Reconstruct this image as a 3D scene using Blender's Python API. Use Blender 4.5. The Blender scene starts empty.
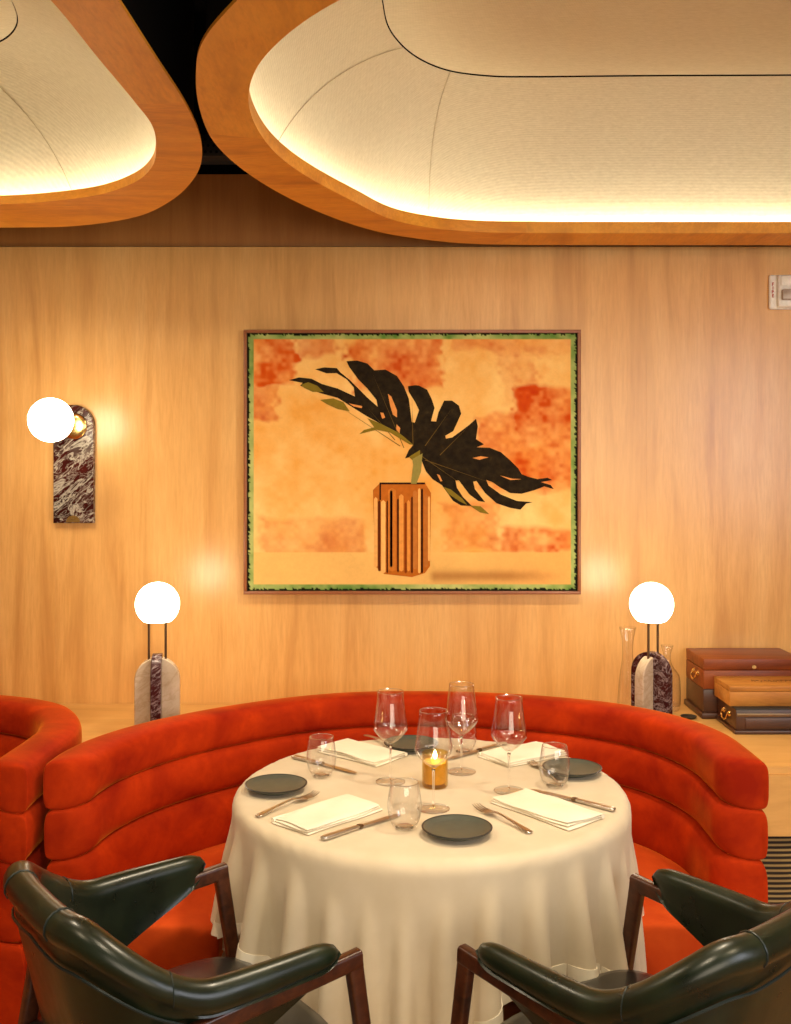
import bpy, bmesh, math, random
import numpy as np
from mathutils import Vector, Matrix
random.seed(7); rng = np.random.default_rng(11)
PI = math.pi
SC = bpy.context.scene
COL = SC.collection
F, CX, HY, H = 1030.0, 395.5, 465.0, 1.58      # focal (px), principal x, horizon y, eye height

def at_z(px, py, z):                           # photo point lying on height z
    Y = (H - z) * F / (py - HY); return ((px - CX) * Y / F, Y)
def at_y(px, py, Y):                           # photo point lying at distance Y
    return ((px - CX) * Y / F, H - (py - HY) * Y / F)

# ------------------------------------------------------------------ materials
def new_mat(name):
    m = bpy.data.materials.new(name); m.use_nodes = True
    nt = m.node_tree; b = nt.nodes['Principled BSDF']
    return m, nt, b
def N(nt, t, **k):
    n = nt.nodes.new(t)
    for a, v in k.items():
        if a in n.inputs.keys() if hasattr(n.inputs, 'keys') else False: n.inputs[a].default_value = v
        else: setattr(n, a, v)
    return n
def L(nt, a, b): nt.links.new(a, b)
def coords(nt, scale=(1, 1, 1), rot=(0, 0, 0), kind='Object'):
    tc = nt.nodes.new('ShaderNodeTexCoord'); mp = nt.nodes.new('ShaderNodeMapping')
    mp.inputs['Scale'].default_value = scale; mp.inputs['Rotation'].default_value = rot
    L(nt, tc.outputs[kind], mp.inputs['Vector']); return mp.outputs['Vector']
def noise(nt, vec, scale, detail=4, rough=.55, dist=0):
    n = nt.nodes.new('ShaderNodeTexNoise'); n.inputs['Scale'].default_value = scale
    n.inputs['Detail'].default_value = detail; n.inputs['Roughness'].default_value = rough
    n.inputs['Distortion'].default_value = dist
    L(nt, vec, n.inputs['Vector']); return n.outputs['Fac']
def ramp(nt, fac, stops, interp='LINEAR'):
    r = nt.nodes.new('ShaderNodeValToRGB'); cr = r.color_ramp; cr.interpolation = interp
    while len(cr.elements) < len(stops): cr.elements.new(.5)
    for e, (p, c) in zip(cr.elements, stops):
        e.position = p; e.color = (*c, 1) if len(c) == 3 else c
    L(nt, fac, r.inputs['Fac']); return r.outputs['Color']
def mix(nt, fac, a, b, mode='MIX'):
    m = nt.nodes.new('ShaderNodeMix'); m.data_type = 'RGBA'; m.blend_type = mode
    for s, v in ((m.inputs[0], fac), (m.inputs[6], a), (m.inputs[7], b)):
        if hasattr(v, 'default_value'): L(nt, v, s)
        else: s.default_value = v if not isinstance(v, tuple) else (*v, 1)[:4]
    return m.outputs[2]
def bump(nt, b, h, strength=.2, dist=.002):
    n = nt.nodes.new('ShaderNodeBump'); n.inputs['Strength'].default_value = strength
    n.inputs['Distance'].default_value = dist
    L(nt, h, n.inputs['Height']); L(nt, n.outputs['Normal'], b.inputs['Normal'])
def simple(name, col, rough=.5, metal=0, coat=0, spec=.5):
    m, nt, b = new_mat(name)
    v = coords(nt); f = noise(nt, v, 60, 3)
    c = ramp(nt, f, [(.3, tuple(x * .9 for x in col)), (.7, tuple(min(1, x * 1.08) for x in col))])
    L(nt, c, b.inputs['Base Color'])
    b.inputs['Roughness'].default_value = rough; b.inputs['Metallic'].default_value = metal
    b.inputs['Coat Weight'].default_value = coat; b.inputs['Specular IOR Level'].default_value = spec
    return m
def wood(name, c1, c2, c3, stretch=(9, 9, .7), scale=2.2, rough=.35, coat=.0, fleck=.25, spec=.5):
    m, nt, b = new_mat(name)
    v = coords(nt, stretch)
    f1 = noise(nt, v, scale, 5, .6, .6)
    v2 = coords(nt, tuple(s * 4 for s in stretch)); f2 = noise(nt, v2, scale * 2.5, 4, .7)
    v3 = coords(nt, (1.2, 1.2, .5)); f3 = noise(nt, v3, 2.5, 3, .5, 1.0)
    c = ramp(nt, f1, [(.28, c1), (.5, c2), (.75, c3)])
    c = mix(nt, ramp(nt, f2, [(.35, (fleck,) * 3), (.6, (0, 0, 0))]), c, c1)
    c = mix(nt, ramp(nt, f3, [(.35, (0, 0, 0)), (.7, (.35, .35, .35))]), c, c3)
    L(nt, c, b.inputs['Base Color'])
    b.inputs['Roughness'].default_value = rough; b.inputs['Coat Weight'].default_value = coat
    b.inputs['Coat Roughness'].default_value = .22; b.inputs['Specular IOR Level'].default_value = spec
    bump(nt, b, f2, .08, .001)
    return m
M = {}
M['maple'] = wood('maple_panel', (.58, .27, .07), (.78, .42, .13), (.86, .52, .19), (6, 6, .5), 2.0, .30, .25, fleck=.4)
M['shaded_wall'] = wood('shaded_wall_maple', (.34, .12, .024), (.44, .18, .04), (.50, .22, .055), (6, 6, .5), 2.0, .45)  # maple darkened to paint in the shade below the coffers
M['maple_ply'] = wood('maple_shelf', (.58, .30, .08), (.70, .38, .11), (.76, .44, .15), (1.2, 8, 8), 2.0, .45)
M['coffer_wood'] = wood('coffer_veneer', (.50, .17, .008), (.74, .285, .014), (.84, .38, .035), (1.2, 5, 5), 2.2, .5, fleck=.45)
M['coffer_wood_b'] = wood('coffer_veneer_cross', (.54, .21, .014), (.80, .34, .024), (.86, .42, .045), (5, 1.0, 5), 2.0, .5, fleck=.45)
M['walnut'] = wood('walnut', (.022, .006, .003), (.06, .015, .006), (.11, .030, .010), (3, 14, 14), 3, .32, .12)
M['mahogany'] = wood('mahogany', (.12, .022, .006), (.25, .052, .011), (.36, .095, .018), (1, 9, 9), 3, .4, .05, spec=.3)
M['mahogany_dark'] = wood('mahogany_dark', (.03, .01, .006), (.06, .02, .01), (.1, .03, .015), (1, 9, 9), 3, .35, .15)
M['teak'] = wood('teak', (.24, .085, .014), (.50, .20, .035), (.62, .29, .06), (1, 9, 9), 3, .45, spec=.3)
M['floor_wood'] = wood('floor_oak', (.30, .14, .05), (.46, .24, .09), (.55, .31, .13), (1, 9, 9), 2, .4)
M['black_paint'] = simple('black_paint', (.006, .006, .007), .8, spec=.1)
M['black_metal'] = simple('black_metal', (.02, .018, .016), .5)
M['brass'] = simple('brass', (.83, .56, .2), .22, 1)
M['steel'] = simple('brushed_steel', (.62, .58, .53), .28, 1)
M['bronze'] = simple('dark_bronze', (.22, .15, .09), .3, 1)
M['white_plastic'] = simple('white_plastic', (.90, .88, .82), .4)
M['grey_plastic'] = simple('grey_plastic', (.45, .38, .32), .25)
M['red_paint'] = simple('red_paint', (.45, .03, .02), .5)
M['ink'] = simple('dark_ink', (.05, .02, .01), .6)
M['frame_wood'] = simple('picture_frame', (.30, .10, .035), .4)
M['wax'] = simple('candle_wax', (.80, .66, .30), .5)
M['ceramic'] = simple('dark_ceramic', (.075, .085, .068), .42)
M['ceramic_rim'] = simple('dark_ceramic_rim', (.018, .02, .02), .4)

def velvet(name, lo, hi):
    m, nt, b = new_mat(name)
    v = coords(nt); f = noise(nt, v, 7, 4, .6, .4); g = noise(nt, v, 45, 3, .6)
    c = ramp(nt, f, [(.3, lo), (.7, hi)])
    c = mix(nt, ramp(nt, g, [(.4, (0, 0, 0)), (.8, (.3, .3, .3))]), c, lo)
    L(nt, c, b.inputs['Base Color'])
    b.inputs['Roughness'].default_value = .85; b.inputs['Specular IOR Level'].default_value = .12
    b.inputs['Sheen Weight'].default_value = .9; b.inputs['Sheen Roughness'].default_value = .24
    b.inputs['Sheen Tint'].default_value = (1, .34, .04, 1)
    bump(nt, b, noise(nt, v, 900, 2), .15, .001)
    return m
M['velvet'] = velvet('rust_velvet', (.27, .011, .001), (.55, .042, .002))
M['velvet_seat'] = velvet('rust_seat_velvet', (.50, .05, .006), (.64, .085, .011))

m, nt, b = new_mat('green_leather')
v = coords(nt); f = noise(nt, v, 14, 5, .6); g = noise(nt, v, 260, 3, .7)
L(nt, ramp(nt, f, [(.3, (.004, .008, .004)), (.72, (.011, .020, .008))]), b.inputs['Base Color'])
L(nt, ramp(nt, f, [(.3, (.26,) * 3), (.75, (.40,) * 3)]), b.inputs['Roughness'])
b.inputs['Coat Weight'].default_value = .15; b.inputs['Coat Roughness'].default_value = .25; b.inputs['Specular IOR Level'].default_value = .42
bump(nt, b, noise(nt, coords(nt, (1, 1, .5)), 38, 2), .12, .002)
M['leather'] = m
M['leather_seat'] = simple('black_seat_leather', (.012, .012, .011), .32, coat=.2)
M['piping'] = simple('piping_leather', (.012, .022, .022), .4)

m, nt, b = new_mat('linen_cloth')
v = coords(nt); w1 = nt.nodes.new('ShaderNodeTexWave'); w1.inputs['Scale'].default_value = 300
L(nt, v, w1.inputs['Vector'])
f = noise(nt, v, 9, 4)
L(nt, ramp(nt, f, [(.3, (.64, .54, .385)), (.7, (.71, .61, .455))]), b.inputs['Base Color'])
b.inputs['Roughness'].default_value = .9; b.inputs['Sheen Weight'].default_value = .15; b.inputs['Specular IOR Level'].default_value = .15
bump(nt, b, mix(nt, .5, w1.outputs['Fac'], noise(nt, v, 500, 3)), .2, .0006)
M['linen'] = m
m, nt, b = new_mat('napkin_cotton')
v = coords(nt); f = noise(nt, v, 14, 4)
L(nt, ramp(nt, f, [(.3, (.84, .77, .62)), (.7, (.90, .84, .70))]), b.inputs['Base Color'])
b.inputs['Roughness'].default_value = .95; b.inputs['Specular IOR Level'].default_value = .1
bump(nt, b, noise(nt, v, 350, 3), .2, .0008)
M['napkin'] = m

m, nt, b = new_mat('cove_fabric')
v = coords(nt)
wv = nt.nodes.new('ShaderNodeTexWave'); wv.inputs['Scale'].default_value = 75; wv.bands_direction = 'X'; wv.inputs['Distortion'].default_value = 1.0
wy = nt.nodes.new('ShaderNodeTexWave'); wy.inputs['Scale'].default_value = 55; wy.bands_direction = 'Y'; wy.inputs['Distortion'].default_value = 1.2
L(nt, v, wv.inputs['Vector']); L(nt, v, wy.inputs['Vector'])
f = noise(nt, coords(nt, (6, 30, 6)), 8, 5, .7)
weave = mix(nt, .5, wv.outputs['Color'], wy.outputs['Color'])
c = ramp(nt, f, [(.3, (.68, .625, .46)), (.7, (.82, .765, .59))])
c = mix(nt, .16, c, weave, 'MULTIPLY')
L(nt, c, b.inputs['Base Color']); b.inputs['Roughness'].default_value = .95; b.inputs['Specular IOR Level'].default_value = .1
bump(nt, b, weave, .25, .002)
M['fabric'] = m
M['seam_thread'] = simple('seam_thread', (.52, .44, .28), .9)

def glass(name, tint, rough=0.0, ior=1.45, thin=True, edge=.055):
    m, nt, b = new_mat(name)
    v = coords(nt); f = noise(nt, v, 5, 2)
    col = ramp(nt, f, [(.3, tint), (.7, tuple(min(1, t * 1.01) for t in tint))])
    if not thin:
        L(nt, col, b.inputs['Base Color']); b.inputs['Transmission Weight'].default_value = 1
        b.inputs['Roughness'].default_value = rough; b.inputs['IOR'].default_value = ior; return m
    nt.nodes.remove(b); out = nt.nodes['Material Output']
    tr = nt.nodes.new('ShaderNodeBsdfTransparent'); gl = nt.nodes.new('ShaderNodeBsdfGlossy'); gl.inputs['Roughness'].default_value = .02 + rough
    lw = nt.nodes.new('ShaderNodeLayerWeight'); pw_ = nt.nodes.new('ShaderNodeMath'); pw_.operation = 'POWER'; pw_.inputs[1].default_value = 3.2; ma = nt.nodes.new('ShaderNodeMath'); ma.operation = 'MULTIPLY_ADD'; ma.inputs[1].default_value = .7; ma.inputs[2].default_value = edge; lw.inputs['Blend'].default_value = .5; L(nt, lw.outputs['Facing'], pw_.inputs[0]); L(nt, pw_.outputs[0], ma.inputs[0]); mx = nt.nodes.new('ShaderNodeMixShader')
    L(nt, col, tr.inputs['Color']); L(nt, ma.outputs[0], mx.inputs[0]); L(nt, tr.outputs[0], mx.inputs[1]); L(nt, gl.outputs[0], mx.inputs[2])
    L(nt, mx.outputs[0], out.inputs['Surface']); return m
M['glass'] = glass('clear_glass', (.994, .99, .992))
M['glass_rim'] = glass('glass_rim', (.97, .95, .95), edge=.42, rough=.12)
M['glass_solid'] = glass('stem_glass', (.99, .985, .985), thin=False)
M['amber'] = glass('amber_glass', (.95, .80, .42), .06)

def emit(name, col, s):
    m, nt, b = new_mat(name)
    v = coords(nt); f = noise(nt, v, 3, 1)
    L(nt, ramp(nt, f, [(0, col), (1, col)]), b.inputs['Emission Color']); b.inputs['Emission Strength'].default_value = s
    b.inputs['Base Color'].default_value = (.9, .88, .84, 1)
    return m
M['globe'] = emit('opal_globe', (1, .86, .62), 13)
M['led'] = emit('led_strip', (1, .90, .68), 17)
M['flame'] = emit('candle_flame', (1, .72, .3), 40)

def marble(name, base, base2, vein, amount=.5, scale=14, tilt=.6):
    m, nt, b = new_mat(name)
    v0 = coords(nt, (1, 1, 1), (0, tilt, .2))
    mp = nt.nodes.new('ShaderNodeMapping'); mp.inputs['Scale'].default_value = (.45, 1, 1.5); L(nt, v0, mp.inputs['Vector']); v = mp.outputs['Vector']
    def veins(sc, w, dist, hard):
        n1 = nt.nodes.new('ShaderNodeTexNoise'); n1.inputs['Scale'].default_value = sc; n1.inputs['Detail'].default_value = 7
        n1.inputs['Roughness'].default_value = .6; n1.inputs['Distortion'].default_value = dist; L(nt, v, n1.inputs['Vector'])
        return ramp(nt, n1.outputs['Fac'], [(.5 - w, (0, 0, 0)), (.5 - w * .3, (hard,) * 3), (.5 + w * .2, (hard,) * 3), (.5 + w, (0, 0, 0))])
    bc = ramp(nt, noise(nt, v, scale * .8, 5), [(.35, base), (.65, base2)])
    c = mix(nt, veins(scale, .022, .8, amount), bc, vein)
    c = mix(nt, veins(scale * 2.3, .025, 1.1, amount * .6), c, vein)
    cl = ramp(nt, noise(nt, v, scale * .6, 4), [(.55, (0, 0, 0)), (.72, (amount * .55,) * 3)])
    c = mix(nt, cl, c, vein)
    L(nt, c, b.inputs['Base Color']); b.inputs['Roughness'].default_value = .16; b.inputs['Specular IOR Level'].default_value = .25
    return m
M['red_marble'] = marble('oxblood_marble', (.022, .004, .004), (.075, .010, .008), (.60, .56, .46), .7, 13)
M['dark_marble'] = marble('dark_marble', (.03, .008, .01), (.07, .015, .014), (.42, .33, .33), .55, 15)
M['cream_marble'] = marble('travertine', (.50, .38, .26), (.62, .50, .37), (.40, .27, .15), .45, 10)

m, nt, b = new_mat('striped_panel')
v = coords(nt, (1, 1, 1))
wv = nt.nodes.new('ShaderNodeTexWave'); wv.bands_direction = 'Z'; wv.inputs['Scale'].default_value = 21
wv.inputs['Distortion'].default_value = 5; wv.inputs['Detail'].default_value = 1; wv.inputs['Detail Scale'].default_value = .12
L(nt, coords(nt, (1, 1, 1)), wv.inputs['Vector'])
L(nt, ramp(nt, wv.outputs['Fac'], [(.35, (.018, .012, .008)), (.62, (.24, .15, .04)), (.88, (.38, .27, .11))]), b.inputs['Base Color'])
b.inputs['Roughness'].default_value = .8
M['stripes'] = m

# ------------------------------------------------------------------ mesh helpers
def tag(o, label, cat, group=None, kind=None):
    o['label'] = label; o['category'] = cat
    if group: o['group'] = group
    if kind: o['kind'] = kind
    return o
def empty(name, loc=(0, 0, 0), rz=0, label=None, cat=None, group=None):
    o = bpy.data.objects.new(name, None); COL.objects.link(o); o.location = loc; o.rotation_euler = (0, 0, rz)
    o.empty_display_size = .05
    if label: tag(o, label, cat, group)
    return o
class MB:
    def __init__(s): s.v = []; s.f = []
    def add(s, vs, fs):
        k = len(s.v); s.v += [tuple(p) for p in vs]; s.f += [tuple(i + k for i in f) for f in fs]; return s
    def box(s, x0, x1, y0, y1, z0, z1, bev=0.0, seg=2, mtx=None):
        bm = bmesh.new(); bmesh.ops.create_cube(bm, size=1)
        for v in bm.verts:
            v.co = Vector(((x0 + x1) / 2 + v.co.x * (x1 - x0), (y0 + y1) / 2 + v.co.y * (y1 - y0), (z0 + z1) / 2 + v.co.z * (z1 - z0)))
        if bev: bmesh.ops.bevel(bm, geom=bm.edges[:], offset=bev, segments=seg, affect='EDGES', profile=.5)
        if mtx: bmesh.ops.transform(bm, matrix=mtx, verts=bm.verts[:])
        bm.verts.index_update(); s.add([v.co[:] for v in bm.verts], [[v.index for v in f.verts] for f in bm.faces]); bm.free(); return s
    def rings(s, rings, closed=False, cap=True):
        n = len(rings[0]); vs = [p for r in rings for p in r]; fs = []
        m_ = len(rings)
        for i in range(m_ if closed else m_ - 1):
            a, b_ = i * n, ((i + 1) % m_) * n
            for j in range(n): k = (j + 1) % n; fs.append((a + j, a + k, b_ + k, b_ + j))
        if cap and not closed: fs.append(tuple(range(n))[::-1]); fs.append(tuple((m_ - 1) * n + j for j in range(n)))
        return s.add(vs, fs)
    def lathe(s, prof, n=40, c=(0, 0, 0), closed=False):
        rings = []
        for r, z in prof: rings.append([(c[0] + r * math.cos(2 * PI * k / n), c[1] + r * math.sin(2 * PI * k / n), c[2] + z) for k in range(n)])
        return s.rings(rings, closed=closed, cap=not closed)
    def tube(s, pts, r, n=10, closed=False):
        pts = [Vector(p) for p in pts]; rings = []; up = None
        m_ = len(pts); rr = r if hasattr(r, '__len__') else [r] * m_
        for i, p in enumerate(pts):
            a = pts[(i - 1) % m_] if (closed or i > 0) else p; b_ = pts[(i + 1) % m_] if (closed or i < m_ - 1) else p
            t = (b_ - a).normalized()
            if up is None: up = t.orthogonal().normalized()
            up = (up - t * up.dot(t)).normalized(); w = t.cross(up)
            rings.append([p + (up * math.cos(2 * PI * k / n) + w * math.sin(2 * PI * k / n)) * rr[i] for k in range(n)])
        return s.rings(rings, closed=closed)
    def beam(s, a, b_, w0, d0, w1=None, d1=None, side=(1, 0, 0), seg=1, rnd=.25):
        a = Vector(a); b_ = Vector(b_); w1 = w1 or w0; d1 = d1 or d0
        t = (b_ - a).normalized(); sx = Vector(side); sx = (sx - t * sx.dot(t)).normalized(); sy = t.cross(sx); rings = []
        for p, w, d in ((a, w0, d0), (b_, w1, d1)):
            c = min(w, d) * rnd; q = []
            for ux, uy in ((1, 1), (-1, 1), (-1, -1), (1, -1)):
                ex, ey = ux * (w / 2 - c), uy * (d / 2 - c)
                a0 = math.atan2(uy, ux)
                for da in (-PI / 4, -PI / 12, PI / 12, PI / 4):
                    q.append(p + sx * (ex + c * math.cos(a0 + da)) + sy * (ey + c * math.sin(a0 + da)))
            rings.append(q)
        return s.rings(rings)
    def build(s, name, mat, parent=None, smooth=True, sub=0, auto=40, loc=None, rz=0):
        me = bpy.data.meshes.new(name); me.from_pydata(s.v, [], s.f); me.validate(); me.update()
        bm = bmesh.new(); bm.from_mesh(me); bmesh.ops.recalc_face_normals(bm, faces=bm.faces[:]); bm.to_mesh(me); bm.free()
        me.materials.append(mat)
        o = bpy.data.objects.new(name, me); COL.objects.link(o)
        if smooth:
            for p in me.polygons: p.use_smooth = True
            if auto and auto < 180: me.set_sharp_from_angle(angle=math.radians(auto))
        if sub:
            md = o.modifiers.new('sub', 'SUBSURF'); md.levels = sub; md.render_levels = sub
        if parent: o.parent = parent
        if loc: o.location = loc
        if rz: o.rotation_euler = (0, 0, rz)
        return o
def struct(o): o['kind'] = 'structure'; return o
def copy_tree(o, parent=None):
    c = o.copy(); COL.objects.link(c)
    if parent: c.parent = parent; c.matrix_parent_inverse = o.matrix_parent_inverse.copy()
    for ch in list(o.children): copy_tree(ch, c)
    return c
def catmull(P, n, closed=True):
    """resample a smooth curve through P to n points, evenly by length"""
    P = np.array(P, float); m_ = len(P); out = []
    segs = m_ if closed else m_ - 1
    for i in range(segs):
        if closed: p0, p1, p2, p3 = P[(i - 1) % m_], P[i], P[(i + 1) % m_], P[(i + 2) % m_]
        else: p0, p1, p2, p3 = P[max(i - 1, 0)], P[i], P[i + 1], P[min(i + 2, m_ - 1)]
        # centripetal
        def tj(ti, a, b_): return ti + max(np.linalg.norm(b_ - a), 1e-6) ** .5
        if np.allclose(p0, p1): p0 = p1 - (p2 - p1)
        if np.allclose(p3, p2): p3 = p2 + (p2 - p1)
        t0 = 0; t1 = tj(t0, p0, p1); t2 = tj(t1, p1, p2); t3 = tj(t2, p2, p3)
        for t in np.linspace(t1, t2, 16, endpoint=False):
            A1 = (t1 - t) / (t1 - t0) * p0 + (t - t0) / (t1 - t0) * p1; A2 = (t2 - t) / (t2 - t1) * p1 + (t - t1) / (t2 - t1) * p2
            A3 = (t3 - t) / (t3 - t2) * p2 + (t - t2) / (t3 - t2) * p3
            B1 = (t2 - t) / (t2 - t0) * A1 + (t - t0) / (t2 - t0) * A2; B2 = (t3 - t) / (t3 - t1) * A2 + (t - t1) / (t3 - t1) * A3
            out.append((t2 - t) / (t2 - t1) * B1 + (t - t1) / (t2 - t1) * B2)
    out.append(P[0] if closed else P[-1]); out = np.array(out)
    d = np.r_[0, np.cumsum(np.linalg.norm(np.diff(out, axis=0), axis=1))]
    s_ = np.linspace(0, d[-1], n, endpoint=not closed)
    return np.stack([np.interp(s_, d, out[:, k]) for k in range(P.shape[1])], 1)

# ------------------------------------------------------------------ camera
cam = bpy.data.cameras.new('camera'); camo = bpy.data.objects.new('camera', cam); COL.objects.link(camo)
camo.location = (0, 0, H); camo.rotation_euler = (PI / 2, 0, 0)
cam.sensor_fit = 'VERTICAL'; cam.sensor_height = 24; cam.lens = F * 24 / 1024
cam.shift_y = -(512 - HY) / 1024; cam.clip_start = .05
SC.camera = camo

# ------------------------------------------------------------------ room shell
WY = 3.80
# back wall: separate maple panels with hairline joints, one wall
wall = MB(); xs = [-3.2, -1.93, -1.255, .925, 2.2, 3.2]
for i in range(len(xs) - 1):
    wall.box(xs[i] + .0002, xs[i + 1] - .0002, WY, WY + .02, 0, 2.385)
wall.box(-3.2, 3.2, WY + .018, WY + .1, 0, 2.384)
struct(wall.build('wall_back', M['maple'], smooth=False))
struct(MB().box(-3.2, 3.2, WY + .008, WY + .03, 2.389, 2.655, .001).build('trim_2', M['shaded_wall'], smooth=False))  # upper wall set back; its darker colour paints the shade under the coffers
struct(MB().box(-3.2, 3.2, WY + .03, WY + .1, 2.66, 3.25).build('trim_1', M['black_paint'], smooth=False))
struct(MB().box(-3.2, 3.2, -2.2, WY + .1, -.08, 0).build('floor', M['floor_wood'], smooth=False))
struct(MB().box(-3.2, 3.2, -2.2, WY + .1, 3.25, 3.33).build('ceiling', M['black_paint'], smooth=False))
M['plaster'] = wood('side_wall_veneer', (.45, .28, .14), (.55, .36, .19), (.6, .42, .24), (7, 7, .5), 2, .6)
struct(MB().box(-3.28, -3.2, -2.2, WY + .1, 0, 3.25).build('wall_left', M['plaster'], smooth=False))
struct(MB().box(3.2, 3.28, -2.2, WY + .1, 0, 3.25).build('wall_right', M['plaster'], smooth=False))

# perforated dark duct seen in the gap between the coffers
duct = empty('ceiling_duct', (-.62, 3.745, 2.665), 0, 'dark perforated metal duct above the maple wall in the gap between the two ceiling coffers', 'duct')
MB().box(-.5, .5, -.06, .05, .02, .10, .004).build('duct_body', M['black_metal'], duct)
pf = MB()
for r_ in range(3):
    for k in range(48):
        pf.lathe([(.0001, 0), (.005, 0), (.005, .002), (.0001, .002)], 8)
        n0 = len(pf.v) - 32
        for q in range(n0, len(pf.v)):
            x, y, z = pf.v[q]; pf.v[q] = (-.48 + k * .02 + x + (r_ % 2) * .01, -.0615 - z, .035 + r_ * .022 + y)
pf.build('perforations', M['black_paint'], duct)

# ------------------------------------------------------------------ ceiling coffers
Z0 = 2.37
def offset_curve(C, d):
    T = np.roll(C, -1, 0) - np.roll(C, 1, 0); T /= np.linalg.norm(T, axis=1)[:, None]
    return C + d * np.stack([T[:, 1], -T[:, 0]], 1)
def area(C): x, y = C[:, 0], C[:, 1]; return .5 * np.sum(x * np.roll(y, -1) - y * np.roll(x, -1))
def ring3(C, z): return [(p[0], p[1], z) for p in C]
def band(mb, A, B, closed=True):
    n = len(A); mb.add(A + B, [(j, (j + 1) % n, n + (j + 1) % n, n + j) for j in range(n if closed else n - 1)])
def coffer(label, outer, inner, centre, cuts, seams, ztop=2.80, lip=.040):
    n = 320
    O, I, Cc = (catmull(P, n) for P in (outer, inner, centre))
    root = empty('ceiling_coffer', (0, 0, 0), 0, label, 'ceiling coffer', 'oval ceiling coffers')
    # veneer segments of the frame, split at the joints seen in the photo
    sgn = 1 if area(O) > 0 else -1
    k0 = [int(c * n) for c in cuts]
    for a, (s0, s1) in enumerate(zip(k0, k0[1:] + [k0[0] + n])):
        idx = [k % n for k in range(s0, s1 + 1)]
        mb = MB(); g = .0
        rings = []
        for q, k in enumerate(idx):
            o_, i_ = O[k], I[k]
            li = i_ + (o_ - i_) / np.linalg.norm(o_ - i_) * .012
            rings.append([(o_[0], o_[1], Z0), (o_[0], o_[1], Z0 + .008), (li[0], li[1], Z0 + .008), (li[0], li[1], Z0 + lip), (i_[0], i_[1], Z0 + lip), (i_[0], i_[1], Z0 + .001)])
        mb.rings(rings)
        mb.build('frame_panel', M['coffer_wood'] if a % 2 == 0 else M['coffer_wood_b'], root, auto=30)
    # dark outer casing set back behind the veneer edge
    Oc = offset_curve(O, -sgn * .02)
    mb = MB(); band(mb, ring3(Oc, Z0 + .019), ring3(Oc, Z0 + .6)); mb.build('casing', M['black_paint'], root, auto=180)
    # fabric cove
    steps = 26; mb = MB(); prev = None
    Ib = offset_curve(I, sgn * .065)
    for s_ in range(steps + 1):
        t = s_ / steps; a = t * PI / 2
        hx = 1 - math.cos(a) ; hz = math.sin(a)
        hx = .55 * hx + .45 * t; hz = .5 * hz + .5 * t
        R = Ib * (1 - hx) + (Cc + (Ib - Cc) * .008) * hx
        z = Z0 + lip - .02 + (ztop - .004 - Z0 - lip + .02) * hz
        cur = ring3(R, z)
        if prev: band(mb, prev, cur)
        prev = cur
    cove = mb.build('fabric_cove', M['fabric'], root, auto=180)
    for sb, st in seams:
        kb = int(np.argmin(np.hypot(*(I - np.array(sb)).T))); kt = int(np.argmin(np.hypot(*(Cc - np.array(st)).T))); pts = []
        if kt - kb > n / 2: kt -= n
        if kb - kt > n / 2: kt += n
        for s_ in range(steps + 1):
            t = s_ / steps; a = t * PI / 2
            hx = .55 * (1 - math.cos(a)) + .45 * t; hz = .5 * math.sin(a) + .5 * t
            kf = kb + (kt - kb) * hx; k = int(math.floor(kf)); w_ = kf - k; k0_, k1_ = k % n, (k + 1) % n
            p = (Ib[k0_] * (1 - w_) + Ib[k1_] * w_) * (1 - hx) + (Cc[k0_] * (1 - w_) + Cc[k1_] * w_) * hx
            pts.append((p[0], p[1], Z0 + lip - .02 + (ztop - .004 - Z0 - lip + .02) * hz - .0012))
        MB().tube(pts, .0010, 6).build('seam', M['seam_thread'], cove)
    # centre panel + dark gap
    Cp = Cc
    mb = MB(); n_ = len(Cp); mb.add(ring3(Cp, ztop) + ring3(Cp, ztop + .012), [tuple(range(n_)), tuple(range(2 * n_ - 1, n_ - 1, -1))] + [(j, (j + 1) % n_, n_ + (j + 1) % n_, n_ + j) for j in range(n_)])
    mb.build('centre_panel', M['fabric'], root, auto=40)
    mb = MB(); G1 = Cc + (Ib - Cc) * .03; G0 = Cc - (Ib - Cc) * .02
    band(mb, ring3(G1, ztop + .02), ring3(G0, ztop + .02)); mb.build('shadow_gap', M['black_paint'], root)
    # led strip in the trough
    Ls = offset_curve(I, sgn * .022); Lo = offset_curve(I, sgn * .036)
    mb = MB(); band(mb, ring3(Ls, Z0 + lip - .014), ring3(Lo, Z0 + lip - .014)); mb.build('led_strip', M['led'], root, smooth=False)
    mb = MB(); band(mb, ring3(offset_curve(I, sgn * .013), Z0 + lip - .018), ring3(offset_curve(I, sgn * .07), Z0 + lip - .018)); mb.build('trough', M['white_plastic'], root, smooth=False)
    return root, O, I, Cc
rO = [(1.3, 3.70), (.75, 3.70), (.42, 3.695), (.28, 3.68), (.161, 3.64), (-.015, 3.53), (-.137, 3.39), (-.281, 3.13), (-.391, 2.825), (-.443, 2.54), (-.436, 2.30),
      (-.405, 2.09), (-.362, 1.928), (-.268, 1.75), (-.1, 1.5), (.1, 1.36), (.35, 1.3), (1.3, 1.3), (1.9, 1.3), (2.3, 1.5), (2.6, 2.0), (2.65, 2.5), (2.6, 3.0), (2.3, 3.5), (1.9, 3.7)]
rI = [(1.3, 3.515), (.75, 3.515), (.45, 3.51), (.30, 3.50), (.155, 3.455), (.0, 3.335), (-.1246, 3.094), (-.2515, 2.80), (-.306, 2.6), (-.326, 2.40), (-.317, 2.22),
      (-.272, 2.04), (-.185, 1.87), (-.079, 1.735), (.08, 1.6), (.3, 1.5), (1.3, 1.48), (1.85, 1.48), (2.2, 1.65), (2.45, 2.05), (2.5, 2.5), (2.45, 2.95), (2.2, 3.35), (1.85, 3.515)]
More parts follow.
